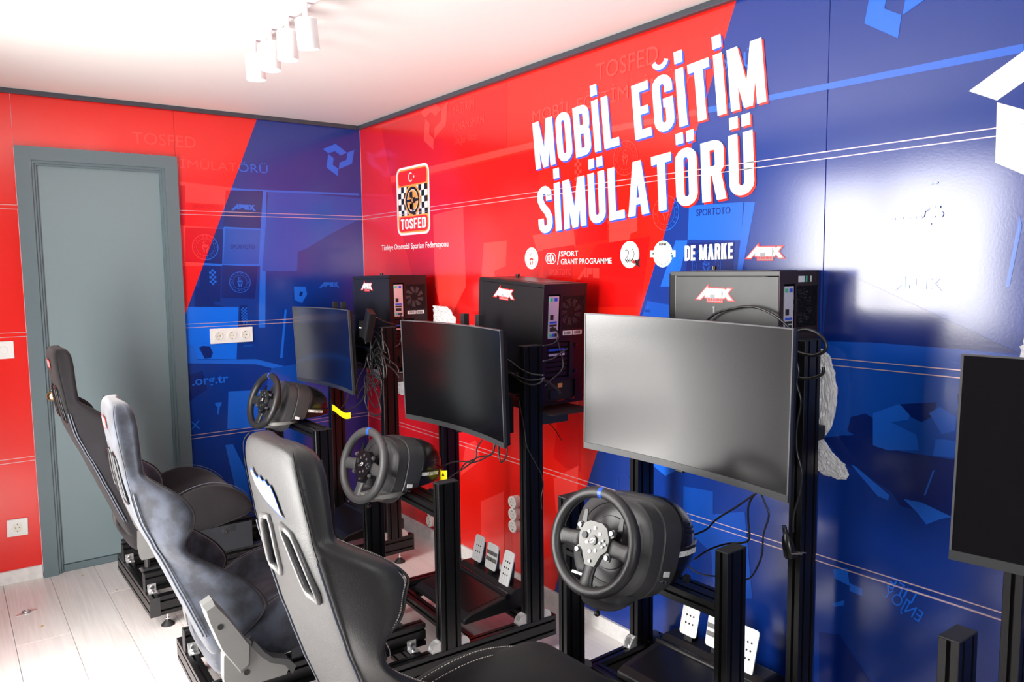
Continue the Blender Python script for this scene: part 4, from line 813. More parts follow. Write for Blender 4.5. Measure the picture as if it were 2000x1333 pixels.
# ------------------------------------------------------------------ bucket seats
# stations: z, y back, y wing front, half width back, half width wing, y inner cushion, half width inner
ST = [(1.088, -.945, -.924, .070, .085, -.924, .05), (1.080, -.957, -.908, .112, .122, -.908, .09), (1.055, -.963, -.898, .136, .148, -.896, .11), (1.01, -.960, -.894, .146, .160, -.892, .12),
      (.95, -.952, -.892, .150, .166, -.890, .125), (.90, -.944, -.890, .152, .168, -.886, .13), (.876, -.942, -.888, .153, .170, -.884, .132), (.864, -.940, -.876, .154, .180, -.880, .135), (.845, -.937, -.850, .156, .204, -.877, .14), (.825, -.933, -.822, .158, .226, -.873, .145),
      (.802, -.929, -.796, .160, .243, -.870, .148), (.770, -.922, -.776, .161, .252, -.865, .15), (.738, -.914, -.771, .162, .255, -.860, .155), (.706, -.902, -.780, .165, .250, -.850, .16), (.678, -.890, -.797, .168, .243, -.838, .165), (.652, -.880, -.799, .169, .239, -.830, .165), (.628, -.868, -.780, .170, .239, -.820, .165),
      (.600, -.856, -.745, .172, .243, -.810, .165), (.565, -.842, -.694, .174, .248, -.796, .165), (.523, -.826, -.640, .176, .252, -.778, .165), (.475, -.806, -.594, .178, .255, -.758, .17), (.425, -.787, -.570, .180, .255, -.738, .17),
      (.388, -.772, -.585, .180, .250, -.722, .17), (.350, -.757, -.630, .180, .240, -.706, .17), (.300, -.738, -.672, .178, .225, -.688, .17), (.250, -.722, -.68, .170, .205, -.68, .16)]
def lift(z):        # the leather seat carries its shoulder wings higher
    K = [(1.2, .0), (1.10, .012), (.95, .030), (.876, .045), (.80, .064), (.74, .072), (.66, .034), (.60, .012), (.52, .0), (0, 0)]
    for p, q in zip(K, K[1:]):
        if p[0] >= z >= q[0]: return p[1]+(q[1]-p[1])*(p[0]-z)/(p[0]-q[0])
    return 0
ST0 = ST
ST3 = [(z+lift(z), yb, yf-(.028 if .62 < z < .70 else .012 if .59 < z < .74 else 0), wb, ww, yi, wi) for z, yb, yf, wb, ww, yi, wi in ST]
def backring(s):
    z, yb, yf, wb, ww, yi, wi = s; d = yf-yb
    h = [(0, yb-.004), (wb*.55, yb-.003), (wb*.93, yb), (wb+.008, yb+.010), (wb+(ww-wb)*.55, yb+d*.35), (ww-.004, yb+d*.66), (ww, yf-.016), (ww-.006, yf-.002), (ww-.018, yf+.001), (ww-.030, yf-.008)]
    e = yf-yi
    h += [(max(wi+.012, ww-.045), yi+max(0, e)*.45), (wi, yi), (wi*.6, yi-.006), (0, yi-.010)]
    return [(x, y, z) for x, y in h]+[(-x, y, z) for x, y in reversed(h[1:-1])]
SLC = [(.086, .835), (-.086, .835)]
def slotpoly(sx, g=0.):       # harness slot outline in (x, z), leaning outward as it goes down
    P = [(.030-g, .924+g), (.088+g*.8, .912+g), (.132+g, .792-g), (.070-g, .786-g*.6)]
    return [(sx*x, z) for x, z in P]
def yback(z):
    for a, b in zip(ST, ST[1:]):
        if a[0] >= z >= b[0]: t = (a[0]-z)/(a[0]-b[0]); return a[1]+(b[1]-a[1])*t
    return ST[-1][1]
def yin(z):
    for a, b in zip(ST, ST[1:]):
        if a[0] >= z >= b[0]: t = (a[0]-z)/(a[0]-b[0]); return a[5]+(b[5]-a[5])*t
    return ST[-1][5]
def smoothlist(S, n=2):
    return S
def make_shell():
    shell = MB().loft([backring(s) for s in ST]).build('backrest', M['suede'])
    sm = shell.modifiers.new('s', 'SUBSURF'); sm.levels = 2; sm.render_levels = 2
    cuts = []
    for sx in (-1, 1):
        c = MB().prism(slotpoly(sx), lambda u, v, h: (u, h, v), -1.05, -.80).build('cut', M['slot']); cuts.append(c)
        bo = shell.modifiers.new('b', 'BOOLEAN'); bo.operation = 'DIFFERENCE'; bo.solver = 'EXACT'; bo.object = c
    bpy.context.view_layer.update()
    me = bpy.data.meshes.new_from_object(shell.evaluated_get(bpy.context.evaluated_depsgraph_get()))
    bpy.data.objects.remove(shell)
    for c in cuts: bpy.data.objects.remove(c)
    me.shade_smooth(); me.set_sharp_from_angle(angle=R(50)); return me
shell_me = make_shell()
CU = [(-.735, .215, .270, .255, .215), (-.70, .215, .32, .29, .235), (-.62, .220, .380, .32, .245), (-.545, .228, .425, .345, .25), (-.47, .240, .450, .375, .25), (-.40, .250, .455, .400, .25), (-.33, .262, .436, .408, .248), (-.27, .272, .400, .388, .243), (-.235, .285, .362, .357, .235), (-.222, .300, .33, .328, .222)]
CU3 = [(-.735, .215, .26, .25, .215), (-.62, .22, .31, .27, .235), (-.50, .222, .342, .280, .245), (-.40, .228, .356, .288, .25), (-.31, .232, .358, .318, .25), (-.23, .237, .345, .362, .25), (-.16, .242, .325, .378, .247), (-.10, .247, .30, .345, .24), (-.06, .252, .285, .305, .235), (-.045, .262, .275, .285, .225)]
def cuslice(y, zb, zt, zc, w_):
    h = [(0, zb), (w_*.75, zb), (w_-.012, zb+.008), (w_, zb+.03), (w_, zb+(zt-zb)*.6), (w_-.006, zt-.02), (w_-.03, zt-.002), (w_-.055, zt-.006), (w_-.085, zc+(zt-zc)*.35), (w_-.115, zc), (w_*.25, zc-.002), (0, zc)]
    return [(x, y, z) for x, z in h]+[(-x, y, z) for x, z in reversed(h[1:-1])]
HINGE = [(-.773, .491), (-.745, .505), (-.739, .502), (-.703, .444), (-.651, .348), (-.636, .338), (-.624, .329), (-.604, .290), (-.584, .269), (-.543, .253), (-.526, .222), (-.535, .205), (-.715, .205), (-.722, .250), (-.719, .318), (-.711, .330), (-.728, .360), (-.763, .449)]
def seat(i, label, off, kind, pitch=0):
    global ST
    q = RIG[i]; m = q['m'] @ Matrix.Translation(Vector(off)+Vector((0, 0, 0)))
    ST = ST3 if kind == 'leather' else ST0; base_me = make_shell() if kind == 'leather' else shell_me; CUx = CU3 if kind == 'leather' else CU
    t = thing('racing_seat', label, 'seat', m, 'bucket seats on the rigs')
    ms = {'suede': M['suede'], 'black': M['suede_k'], 'leather': M['leather']}[kind]
    me = base_me.copy(); me.materials.clear(); me.materials.append(ms); me.name = 'backrest'
    o = bpy.data.objects.new('backrest', me); C.objects.link(o); o.parent = t
    for sx in (-1, 1):
        P = slotpoly(sx, .004); Q = []
        b = MB(); n = len(P); path = []
        for k in range(n):
            a = Vector(P[k]); c = Vector(P[(k+1) % n]); pz = Vector(P[k-1])
            for tt in (.12, .5, .88):
                v = a.lerp(c, tt); path.append((v.x, yback(v.y)-.004, v.y))
        b.tube(path, .0072 if kind == 'leather' else .0045, 8, closed=True); fr = b.build('harness_slot_frame', M['frame_s' if kind == 'leather' else 'blk_s'], o, smooth=True)
        b = MB(); lo = slotpoly(sx, .001)
        rings = [[(x, yback(z)+d, z) for x, z in lo] for d in (-.002, .050)]
        b.loft(rings, caps=False); b.build('slot_liner', M['slot'], fr)
    # stitched front edge of each wing
    for s in (-1, 1):
        edge = [(s*(x[4]-(.013 if x[0] > .86 else .009)), x[2]-(.004 if x[0] > .86 else .001), x[0]) for x in (ST[2:-1] if kind == 'leather' else ST[7:-1])]
        e = catmull(edge, 6)
        MB().tube(e, .0032, 6).build('edge_piping', M['suede_k'] if kind != 'leather' else M['leather'], o, smooth=True)
        if kind == 'leather':
            for dx, dy in ((.004, -.010), (-.014, .003)):
                b = MB(); f = catmull([(x+s*dx, y+dy, z) for x, y, z in edge], 20); 
                for k in range(0, len(f)-1, 1):
                    a, c = f[k], f[k+1]
                    if k % 2 == 0: b.cyl(a, a.lerp(c, 1.15), .0017, n=5)
                b.build('stitching', M['thread'], o, kind='stuff')
        cr = catmull([(s*(x[3]+.006), x[1]+.004, x[0]) for x in ST[9:-2]], 4)
        MB().tube(cr, .0030, 6).build('back_piping', M['piping'], o, smooth=True)
        if kind != 'leather':
            cr = catmull([(s*(x[3]+.016), x[1]+.012, x[0]) for x in ST[9:-2]], 4); MB().tube(cr, .0026, 6).build('back_piping', M['piping'], o, smooth=True)
        cr = catmull([(s*(x[3]+.007), x[1]+.006, x[0]) for x in ST[1:10]], 4); MB().tube(cr, .0011, 5).build('back_seam', M['fabric'], o, smooth=True)
    # cushion
    cu = MB().loft([cuslice(*s) for s in CUx]).build('seat_cushion', ms if kind != 'leather' else M['fabric'], t, smooth=True, sub=2)
    if kind == 'leather':
        for s in (-1, 1):
            for dw in (.055, .075):
                f = catmull([(s*(w_-dw), y, zt-.0+(.002 if dw < .06 else -.010)) for y, zb, zt, zc, w_ in CUx[1:-1]], 18); b = MB()
                for k in range(0, len(f)-1, 2): b.cyl(f[k], f[k].lerp(f[k+1], 1.1), .0011, n=5)
                b.build('stitching', M['thread'], cu, kind='stuff')
    else:
        for s in (-1, 1):
            f = catmull([(s*(w_-.045), y, zt+.002) for y, zb, zt, zc, w_ in CU[1:-1]], 5); MB().tube(f, .0016, 5).build('cushion_seam', M['piping'], cu, smooth=True)
    hm_ = M['grey_p']
    for s in (-1, 1):
        X0 = s*.258
        b = MB(); b.prism([p for p in HINGE if p[1] <= .345 or p[0] < -.70 and p[1] < .345], lambda u, v, h: (s*h, u, v), .252, .292); hg = b.build('hinge_cover', hm_, t)
        arm = [(-.773, .491), (-.745, .505), (-.703, .444), (-.640, .335), (-.645, .268), (-.672, .252), (-.728, .345), (-.763, .449)]
        b = MB(); rings = [[(s*xx, -.705+(u+.705)*k, .37+(v-.37)*k) for u, v in arm] for xx, k in ((.255, 1), (.292, 1), (.306, .88))]
        b.loft(rings); b.build('recliner_arm', hm_, t)
        MB().cyl((s*.300, -.728, .420), (s*.3075, -.728, .420), .009, n=18).build('bolt_hole', M['slot'], hg); MB().cyl((s*.285, -.655, .250), (s*.2935, -.655, .250), .009, n=18).build('bolt_hole', M['slot'], hg)
        b = MB(); b.prism([(-.63, .345), (-.60, .300), (-.575, .275), (-.53, .258), (-.505, .228), (-.518, .205), (-.54, .24), (-.585, .262), (-.612, .29), (-.64, .33)], lambda u, v, h: (s*h, u, v), .256, .300); b.build('hinge_edge', M['dgrey_p'], t)
        # adjuster plate and slider under the cushion
        b = MB(); b.box(min(s*.236, s*.242), max(s*.236, s*.242), -.50, -.24, .228-off[2], .262, .001); b.box(min(s*.205, s*.242), max(s*.205, s*.242), -.50, -.24, .2265-off[2], .2295-off[2], .001)
        ap = b.build('side_plate', M['slate'], t)
        b = MB(); [b.box(min(s*.2415, s*.2435), max(s*.2415, s*.2435), -.345, -.315, .250-k*.009, .254-k*.009) for k in range(3)]; b.build('plate_slot', M['slot'], ap)
        b = MB(); b.cyl((s*.242, -.362, .236), (s*.247, -.362, .236), .0085, n=16); b.build('plate_bolt', M['zinc'], ap)
        zs = .216-off[2]; b = MB(); b.box(min(s*.195, s*.235), max(s*.195, s*.235), -.70, -.10, zs, zs+.010, .001); b.build('slider_rail', M['cap'], t)
        b = MB(); b.tube([(s*.215, -.68, zs+.012), (s*.215, -.68, .24)], .012, 8); b.build('rear_stay', M['cap'], t)
    b = MB(); b.tube([(-.155, -.30, .20), (-.155, -.16, .205), (-.145, -.13, .20), (.145, -.13, .20), (.155, -.16, .205), (.155, -.30, .20)], .005, 8); b.build('adjuster_bar', M['cap'], t, smooth=True)
    fb = lambda k: (lambda u, v, h=0: (u, yback(v)-.0065-k-h, v))
    if kind == 'leather':
        P = [(-.105, 1.052), (-.092, 1.058), (-.075, 1.047), (-.05, 1.041), (-.035, 1.049), (-.010, 1.040), (.01, 1.046), (.03, 1.036), (.048, 1.040), (.070, 1.020), (.088, .985), (.100, .975), (.070, .978), (.03, .985), (0, .990), (-.03, .998), (-.06, 1.010), (-.085, 1.025)]
        P = [(x*.72-.012, z-.030) for x, z in P]; d = decal('back_logo', [P], fb(.0005), M['blue_ink'], o, label='white lettered patch edged in blue')
        decal('logo_patch', [[(x*.96-.001, .988+(z-.988)*.88) for x, z in P]], fb(.001), M['white_ink'], d)
    else:
        decal('back_logo', [[(-.045, 1.00), (.045, 1.00), (.045, 1.035), (-.045, 1.035)]], fb(.0005), M['red_ink'], o)
        decal('logo_letters', lettering('SR', (-.035, 1.005), (.07, 0), (0, .026), t=.25, w=.6), fb(.001), M['white_ink'], o)
    b = MB()
    for s in (-1,): pass
    return t
seat(1, 'black suede bucket seat in front of the grey door, head rest beside the brass knob', (-.345, -.035, .082), 'black')
seat(2, 'blue-grey suede bucket seat with grey hinge cover, second from the door', (-.330, .000, .002), 'suede')
seat(3, 'black leather bucket seat seen from behind, white stitching and two harness slots', (-.350, -.095, .028), 'leather')
# ------------------------------------------------------------------ computers
def pc(i, label, pos, yaw, roll, D, W, H, grey=False):
    t = thing('computer_tower', label, 'computer', frame(pos, R(yaw), 0, R(-roll)), 'desktop computers mounted behind the screens')
    x0, x1, y0, y1, z0, z1 = -D/2, D/2, -W/2, W/2, -H/2, H/2
    e = .0015
    MB().box(x0+.028, x1-.045, y0+.003, y1-.003, z0+.012, z1-.008, .001).build('chassis', M['pcblk'], t)
    side = MB().box(x0+.030, x1-.001, y0-e, y0+.003, z0+.010, z1-.016, .001).build('side_panel', M['pcgrey' if grey else 'pcblk'], t)
    MB().box(x0+.030, x1-.001, y1-.003, y1+e, z0+.010, z1-.016, .001).build('side_panel', M['pcblk'], t)
    MB().box(x0, x0+.032, y0, y1, z0+.006, z1-.004, .006).build('front_cover', M['blk_s'], t)
    top = MB().box(x0+.006, x1, y0, y1, z1-.014, z1, .002).build('top_cover', M['pcgrey' if grey else 'pcblk'], t)
    MB().box(x0+.06, x1-.05, y0+.03, y1-.03, z1, z1+.002, .0008).build('dust_filter', M['dgrey_p'], top)
    b = MB(); b.cyl((-.115, .02, z1), (-.115, .02, z1+.006), .006, n=14); b.cyl((-.115, .02, z1+.006), (-.115, .02, z1+.016), .009, n=16); b.build('top_knob', M['blk_g'], top, auto=40)
    for x in (x0+.05, x1-.05):
        for y in (y0+.03, y1-.03):
            b = MB(); b.cyl((x, y, z0-.008), (x, y, z0+.012), .014, n=18); b.build('case_foot', M['rubber'], t, auto=40)
    F = lambda u, v, h=0: (x1+h, y0+u*W, z1-v*H)           # u to the right, v downwards, 0..1
    def rb(name, u0, u1, v0, v1, h0, h1, m, par, c=0):
        a = F(u0, v1); b_ = F(u1, v0); return MB().box(x1+h0, x1+h1, min(a[1], b_[1]), max(a[1], b_[1]), a[2], b_[2], c).build(name, m, par)
    b = MB()       # pierced rear plate: bars around the openings
    bars = [(0, 1, 0, .085), (0, .10, .085, 1), (.96, 1, .085, 1), (.10, .96, .975, 1), (.38, .43, .085, .45), (.10, .96, .445, .475), (.70, .96, .475, .79), (.10, .96, .775, .80), (.80, .96, .80, .975), (.10, .14, .80, .975), (.43, .96, .085, .10), (.43, .96, .375, .45)]
    for u0, u1, v0, v1 in bars: a = F(u0, v1); c = F(u1, v0); b.box(x1-.0015, x1+.001, a[1], c[1], a[2], c[2])
    rear = b.build('rear_plate', M['pc_red'], t)
    io = rb('port_plate', .115, .345, .10, .445, -.002, .0015, M['io'], t, .0005)
    def port(nm, u0, u1, v0, v1, m, d=.004): rb(nm, u0, u1, v0, v1, .0015, d, M[m], io)
    port('round_port', .13, .19, .115, .14, 'green_p'); port('round_port', .24, .30, .115, .14, 'blue_p')
    port('video_port', .15, .22, .25, .29, 'blk'); port('usb_port', .14, .30, .305, .32, 'blue_p'); port('usb_port', .14, .30, .33, .345, 'slot'); port('network_port', .15, .29, .355, .385, 'slot')
    for k, mm in enumerate(('green_p', 'blue_p', 'slot')): port('audio_port', .135+k*.065, .18+k*.065, .405, .43, mm)
    # fan with blades, hub and a crossed wire grill
    c0 = F(.695, .237); rf = .056; fan = MB()
    for k in range(9):
        a = 2*PI*k/9; P = []
        for rr, da in ((.020, 0), (rf-.004, .25), (rf-.004, .62), (.020, .42)): P.append((rr*math.cos(a+da), rr*math.sin(a+da)))
        fan.prism(P, lambda u, v, h: (c0[0]+h, c0[1]+u, c0[2]+v), -.018, -.014)
    fo = fan.build('fan_blades', M['alu_w'], t)  # pale blade colour stands in for light reflected through the grill
    b = MB(); b.cyl((c0[0]-.025, c0[1], c0[2]), (c0[0]-.012, c0[1], c0[2]), .021, n=24); b.build('fan_hub', M['blk'], fo, auto=40)
    b = MB(); a = F(.43, .375); c = F(.96, .10); y_0, y_1, z_0, z_1 = a[1], c[1], a[2], c[2]; st = .0085
    L = (y_1-y_0)+(z_1-z_0); k = 0
    while k*st < L:
        s = k*st
        for sg in (1, -1):       # line y + z = s within the rectangle, then mirrored
            ya, za = (s, 0) if s <= (y_1-y_0) else (y_1-y_0, s-(y_1-y_0)); yb, zb = (0, s) if s <= (z_1-z_0) else (s-(z_1-z_0), z_1-z_0)
            if sg < 0: ya, yb = (y_1-y_0)-ya, (y_1-y_0)-yb
            p0, p1 = Vector((x1, y_0+ya, z_0+za)), Vector((x1, y_0+yb, z_0+zb))
            if (p1-p0).length > .004: b.cyl(p0, p1, .0014, n=4, caps=False)
        k += 1
    b.build('fan_grill', M['pcblk'], t, kind='stuff')
    rb('fan_well', .02, .98, .02, .98, -.044, -.040, M['slot'], t)
    for k in range(7):
        v = .485+k*.041; s = rb('slot_cover', .115, .60, v, v+.031, -.004, -.001, M['pc_red'], t, .0006)
        if k in (1, 2): rb('card_port', .15, .52, v+.006, v+.024, -.001, .001, M['blue_p' if k == 1 else 'io'], s)
    b = MB(); a = F(.62, .775); c = F(.69, .475); b.box(x1-.002, x1+.006, a[1], c[1], a[2], c[2], .001); o = b.build('slot_clamp', M['blk_s'], t)
    for v in (.50, .72): rb('thumb_screw', .74, .80, v, v+.025, .0015, .008, M['blk_g'], t, .002)
    ps = rb('power_supply', .145, .80, .80, .975, -.012, -.008, M['slot'], t)
    rb('power_inlet', .20, .38, .88, .955, -.008, .003, M['blk'], ps, .001); rb('supply_badge', .42, .52, .83, .865, -.008, -.006, M['gold_ink'], ps)
    if not grey:
        for u0, u1 in ((.46, .68), (.70, .91)):
            s = rb('barcode_sticker', u0, u1, .388, .425, .001, .0016, M['white_ink'], t)
            b = MB()
            for k in range(8): a = F(u0+.03+k*(u1-u0-.06)/8, .420); c = F(u0+.03+k*(u1-u0-.06)/8+.011, .394); b.box(x1+.0016, x1+.0019, a[1], c[1], a[2], c[2])
            b.build('barcode', M['slot'], s)
    else:
        rb('barcode_sticker', .46, .62, .035, .075, .001, .0016, M['white_ink'], t); rb('green_sticker', .65, .69, .035, .075, .001, .0016, M['green_p'], t); rb('white_sticker', .77, .80, .035, .075, .001, .0016, M['white_ink'], t)
    sw = .150
    for_fn = lambda k: (lambda u, v, h=0: (u, y0-e-k-h, v))
    lx = {1: x0+.105, 2: x0+.105, 3: x0+.106}[i]
    apex(side, for_fn, lx, z1-.080 if not grey else z1-.094, sw)
    if grey: decal('number_one', lettering('1', (lx+.068, z1-.124), (.008, 0), (0, .020), t=.3), for_fn(.001), M['grey_ink'], side)
    return t
pc(1, 'small black computer tower with team logo, nearest the room corner', (.659, -.180, 1.209), -.6, -.9, .43, .21, .46)
pc(2, 'black computer tower leaning slightly, team logo on its side, before the red wall', (1.852, -.178, 1.193), -.2, 3.6, .43, .21, .46)
pc(3, 'grey-sided computer tower with team logo, above the third monitor', (2.812, -.105, 1.237), .7, 0, .40, .195, .43, True)
# shelf arms that carry the computers
for i, xa, xb, z in ((1, -.58, -.06, .962), (2, -.44, .06, .930), (3, -.50, -.05, 1.012)):
    rigo = [o for o in C.objects if o.name.startswith('simulator_rig_frame') and o['label'] == RL[i]][0]
    vm = RIG[i]['vm']; y1 = .66 if i < 3 else .49
    MB().box(xa, xb, vm+.081, y1, z-.004, z, .001).build('computer_shelf', M['cap'], rigo)
    for x in (-.64, -.04): MB().box(min(x, x+.04), max(x, x+.04), vm+.0805, vm+(.20 if i < 3 else .112), z-.044, z-.004, .001).build('shelf_arm', M['cap'], rigo)
# ------------------------------------------------------------------ pedals
def pedals(i, label, off, sc_=1.):
    q = RIG[i]; m = q['m'] @ Matrix.Translation(Vector(off))
    t = thing('pedal_set', label, 'pedals', m, 'pedal sets on the rigs')
    b = MB()      # heel plate wedge and rear hump; x -.20 .. .20, y 0 .. .33
    prof = [(0, 0), (.34, 0), (.34, .052), (.30, .078), (.235, .080), (.205, .066), (.185, .060), (.03, .034), (0, .022)]
    rings = [[(x, y, z) for y, z in prof] for x in (-.20, .20)]
    b.loft(rings); o = b.build('pedal_base', M['blk'], t)
    bv = o.modifiers.new('b', 'BEVEL'); bv.width = .006; bv.segments = 3
    MB().box(-.165, .165, .035, .175, .0, .001).m
    b = MB(); b.prism([(.03, .0345), (.185, .0605), (.185, .0620), (.03, .0360)], lambda u, v, h: (h, u, v), -.175, .175); b.build('heel_rest', M['blk_s'], o)
    b = MB(); b.cyl((-.20, .200, .062), (.20, .200, .062), .012, n=16); b.build('rear_lip', M['blk_s'], o, auto=40)
    for k, (x, hgt, w_, y, tilt) in enumerate(((-.110, .108, .070, .262, 14), (.005, .104, .078, .255, 12), (.122, .138, .068, .250, 16))):
        mm = Matrix.Translation((x, y, .150 if k < 2 else .138)) @ Matrix.Rotation(R(-tilt), 4, 'X')
        b = MB(); b.m = mm; z0, z1 = -hgt/2, hgt/2
        b.prism(rrect(-w_/2, z0, w_/2, z1, .010, 4), lambda u, v, h: (u, h, v), -.004, 0); b.m = None; pp = b.build('pedal_pad', M['alu_w'], t)
        if k == 1:
            for s in (-.020, .006):
                b = MB(); b.m = mm; b.box(-w_/2+.001, w_/2-.001, -.0047, -.0041, s, s+.016); b.m = None; b.build('pad_band', M['hub'], pp)
        b = MB(); b.m = mm; rows = (.012, -.014) if k < 2 else (.026, .002, -.024)
        for s in rows:
            for u in ((-.014, 0, .014) if k != 1 else (0,)): b.cyl((u, -.0052, s), (u, -.0040, s), .0034, n=10)
        b.m = None; b.build('pad_hole', M['slot'], pp)
        b = MB(); b.m = mm
        for u in (-.016, 0, .016): b.box(u-.0008, u+.0008, -.0045, -.0040, z0+.01, z1-.006)
        b.m = None; b.build('pad_groove', M['alu'], pp)
        b = MB(); b.m = mm; b.loft([[(-.014, .001, .03), (.014, .001, .03), (.014, .022, .03), (-.014, .022, .03)], [(-.016, .001, -.05), (.016, .001, -.05), (.016, .034, -.05), (-.016, .034, -.05)], [(-.016, .003, -.098), (.016, .003, -.098), (.016, .045, -.098), (-.016, .045, -.098)]])
        b.m = None; b.build('pedal_arm', M['blk_s'], t)
    return t
pedals(2, 'black pedal box with three silver pedals under the second rig, before the red wall', (-.325, .165, .135))
pedals(3, 'black pedal box with three white-lit pedals at the bottom before the blue wall', (-.325, .130, .135))
pedals(1, 'black pedal box in shadow under the wheel nearest the door', (-.300, .165, .135))
# ------------------------------------------------------------------ cables
for n_, l_, r_c, pts in CABLES:
    if l_.startswith('black cable looping from third'): pts = pts[:-1]+[(pts[-1][0]+.02, pts[-1][1], pts[-1][2])]
    b = MB(); b.tube(catmull(pts, 6), r_c, 8); o = b.build(n_, M['cable'], smooth=True); tag(o, l_, 'cable', 'cables on the rigs')
# tangle beside the first monitor: separate loops
rnd = random.Random(4); names = ['uppermost', 'second', 'third', 'fourth', 'fifth', 'lowest']
for k in range(6):
    c = Vector((.955, -.374-.0095*k, 1.075-.045*k)); pts = []
    for j in range(9):
        a = j*2*PI*.19+rnd.random(); pts.append(c+Vector((.080*math.cos(a)+rnd.uniform(-.03, .03)-.04, rnd.uniform(-.001, .001), .085*math.sin(a)+rnd.uniform(-.03, .03))))
    b = MB(); b.tube(catmull(pts, 7), rnd.choice((.0022, .003, .0034)), 8); o = b.build('bundled_cable', M['cable'], smooth=True)
    tag(o, 'black cable loop of the tangle right of the first monitor, %s of six' % names[k], 'cable', 'tangled cables beside the first monitor')
rnd = random.Random(9)
for k in range(3):
    c = RIG[2]['m'] @ Vector((-.02, .30, 1.02-.10*k)); pts = []
    for j in range(8):
        a = j*1.3+rnd.random(); pts.append(c+Vector((.035*math.cos(a)-.03, rnd.uniform(-.004, .004), .055*math.sin(a)+rnd.uniform(-.02, .02))))
    b = MB(); b.tube(catmull(pts, 7), .0028, 8); o = b.build('bundled_cable', M['cable'], smooth=True)
    tag(o, 'black cable curl behind the second monitor right edge, %s of three' % ['top', 'middle', 'bottom'][k], 'cable', 'curled cables behind the second monitor')
# power bricks, pucks, plug
t = thing('power_adapter', 'long black power adapter tilted against the first rig right post', 'adapter', Matrix.Translation((.915, -.425, 1.205)) @ Matrix.Rotation(R(24), 4, 'Y') @ Matrix.Rotation(R(-8), 4, 'Z'))
MB().box(-.033, .033, -.018, .018, -.075, .075, .006).build('adapter_body', M['blk_s'], t)
b = MB(); b.cyl((.0, 0, -.074), (.0, 0, -.098), .008, .005, n=12); b.build('strain_relief', M['rubber'], t, auto=50)
t = thing('power_adapter', 'rounded black adapter with a small white mark behind the first monitor edge', 'adapter', Matrix.Translation((.800, -.400, 1.180)))
b = MB(); b.prism(rrect(-.038, -.04, .038, .04, .018), lambda u, v, h: (u, h, v), -.016, .016); b.build('adapter_body', M['blk'], t); MB().box(-.010, .014, -.0172, -.0158, .004, .010).build('adapter_mark', M['white_ink'], t)
t = thing('power_adapter', 'black box adapter hanging behind the second monitor right edge', 'adapter', RIG[2]['m'] @ Matrix.Translation((-.075, .33, .93)))
MB().box(-.03, .03, -.018, .018, -.07, .07, .005).build('adapter_body', M['blk_s'], t)
t = thing('round_adapter', 'round black cap with white marks behind the second monitor', 'adapter', RIG[2]['m'] @ Matrix.Translation((-.105, .33, 1.10)))
b = MB(); b.cyl((0, -.012, 0), (0, .012, 0), .032, n=32); b.build('adapter_body', M['blk'], t, auto=40)
decal('adapter_mark', lettering('HH', (-.014, -.006), (.028, 0), (0, .012), t=.25), lambda u, v, h=0: (u, -.0124-h, v), M['white_ink'], t)
t = thing('mains_plug', 'black mains plug dangling on the tall right post of third rig', 'plug', Matrix.Translation((3.062, -.200, .685)) @ Matrix.Rotation(R(-15), 4, 'Y'))
b = MB(); rings = [[(.017*s_*math.cos(2*PI*k/14), -.006+.015*s_*math.sin(2*PI*k/14), z) for k in range(14)] for z, s_ in ((.045, .35), (.030, .45), (.022, .8), (.0, 1.0), (-.028, 1.05), (-.036, .9))]; b.loft(rings); b.build('plug_body', M['blk_s'], t, auto=40)
b = MB(); [b.cyl((.010, -.006+dy, -.022), (.046, -.006+dy, -.022), .0024, n=10) for dy in (-.0085, .0085)]; b.build('plug_pin', M['chrome'], t, auto=40)
b = MB(); [b.cyl((0, -.006, .034+.006*k), (0, -.006, .037+.006*k), .0075-.0004*k, n=12) for k in range(4)]; b.build('strain_relief', M['rubber'], t, auto=40)
# yellow cable tags
def bent_tag(name, label, pts, h, m):
    b = MB(); P = catmull(pts, 6); rings = [[(p.x, p.y-.0004, p.z+h/2), (p.x, p.y+.0004, p.z+h/2), (p.x, p.y+.0004, p.z-h/2), (p.x, p.y-.0004, p.z-h/2)] for p in P]
    return tag(b.loft(rings).build(name, m, auto=30), label, 'tag')
bent_tag('cable_tag', 'yellow cable tag curling below the first monitor', [(.715, -.540, .792), (.750, -.545, .793), (.790, -.548, .788), (.815, -.540, .776), (.850, -.532, .768), (.905, -.530, .778)], .030, M['yellow'])
t2 = bent_tag('cable_tag', 'square yellow warning tag right of the second wheel base', [(1.806, -.582, .684), (1.835, -.590, .686), (1.865, -.586, .692)], .050, M['yellow'])
decal('warning_mark', [[(1.835, .690), (1.852, .692), (1.843, .706)]], lambda u, v, h=0: (u, -.5905, v), M['black_ink'], t2)
bent_tag('cable_tag', 'narrow yellow tag behind the first wheel base', [(.640, -.600, .792), (.655, -.602, .790), (.665, -.600, .786)], .045, M['yellow'])
# ------------------------------------------------------------------ bubble wrap
def wrap(label, rows, y, th=.012, seed=1, amp=.010):      # rows: (x left, x right, z)
    rnd = random.Random(seed); b = MB(); n = 22; rings = []
    R2 = []
    for a, c in zip(rows, rows[1:]):
        for k in range(5): t_ = k/5; R2.append([a[j]+(c[j]-a[j])*t_ for j in range(3)])
    R2.append(rows[-1])
    for xl, xr, z in R2:
        f, g_ = [], []
        for k in range(n):
            u = k/(n-1); e_ = math.sin(PI*u)**.5 if 0 < u < 1 else .05
            x = xl+(xr-xl)*u+rnd.uniform(-.003, .003)
            f.append((x, y-th*e_+rnd.uniform(-amp, amp)*.5, z+rnd.uniform(-.003, .003))); g_.append((x, y+th*e_*.3, z))
        rings.append(f+list(reversed(g_)))
    b.loft(rings); o = b.build('bubble_wrap', M['wrap'], smooth=False); return tag(o, label, 'bubble wrap', 'bubble wrap around the computers')
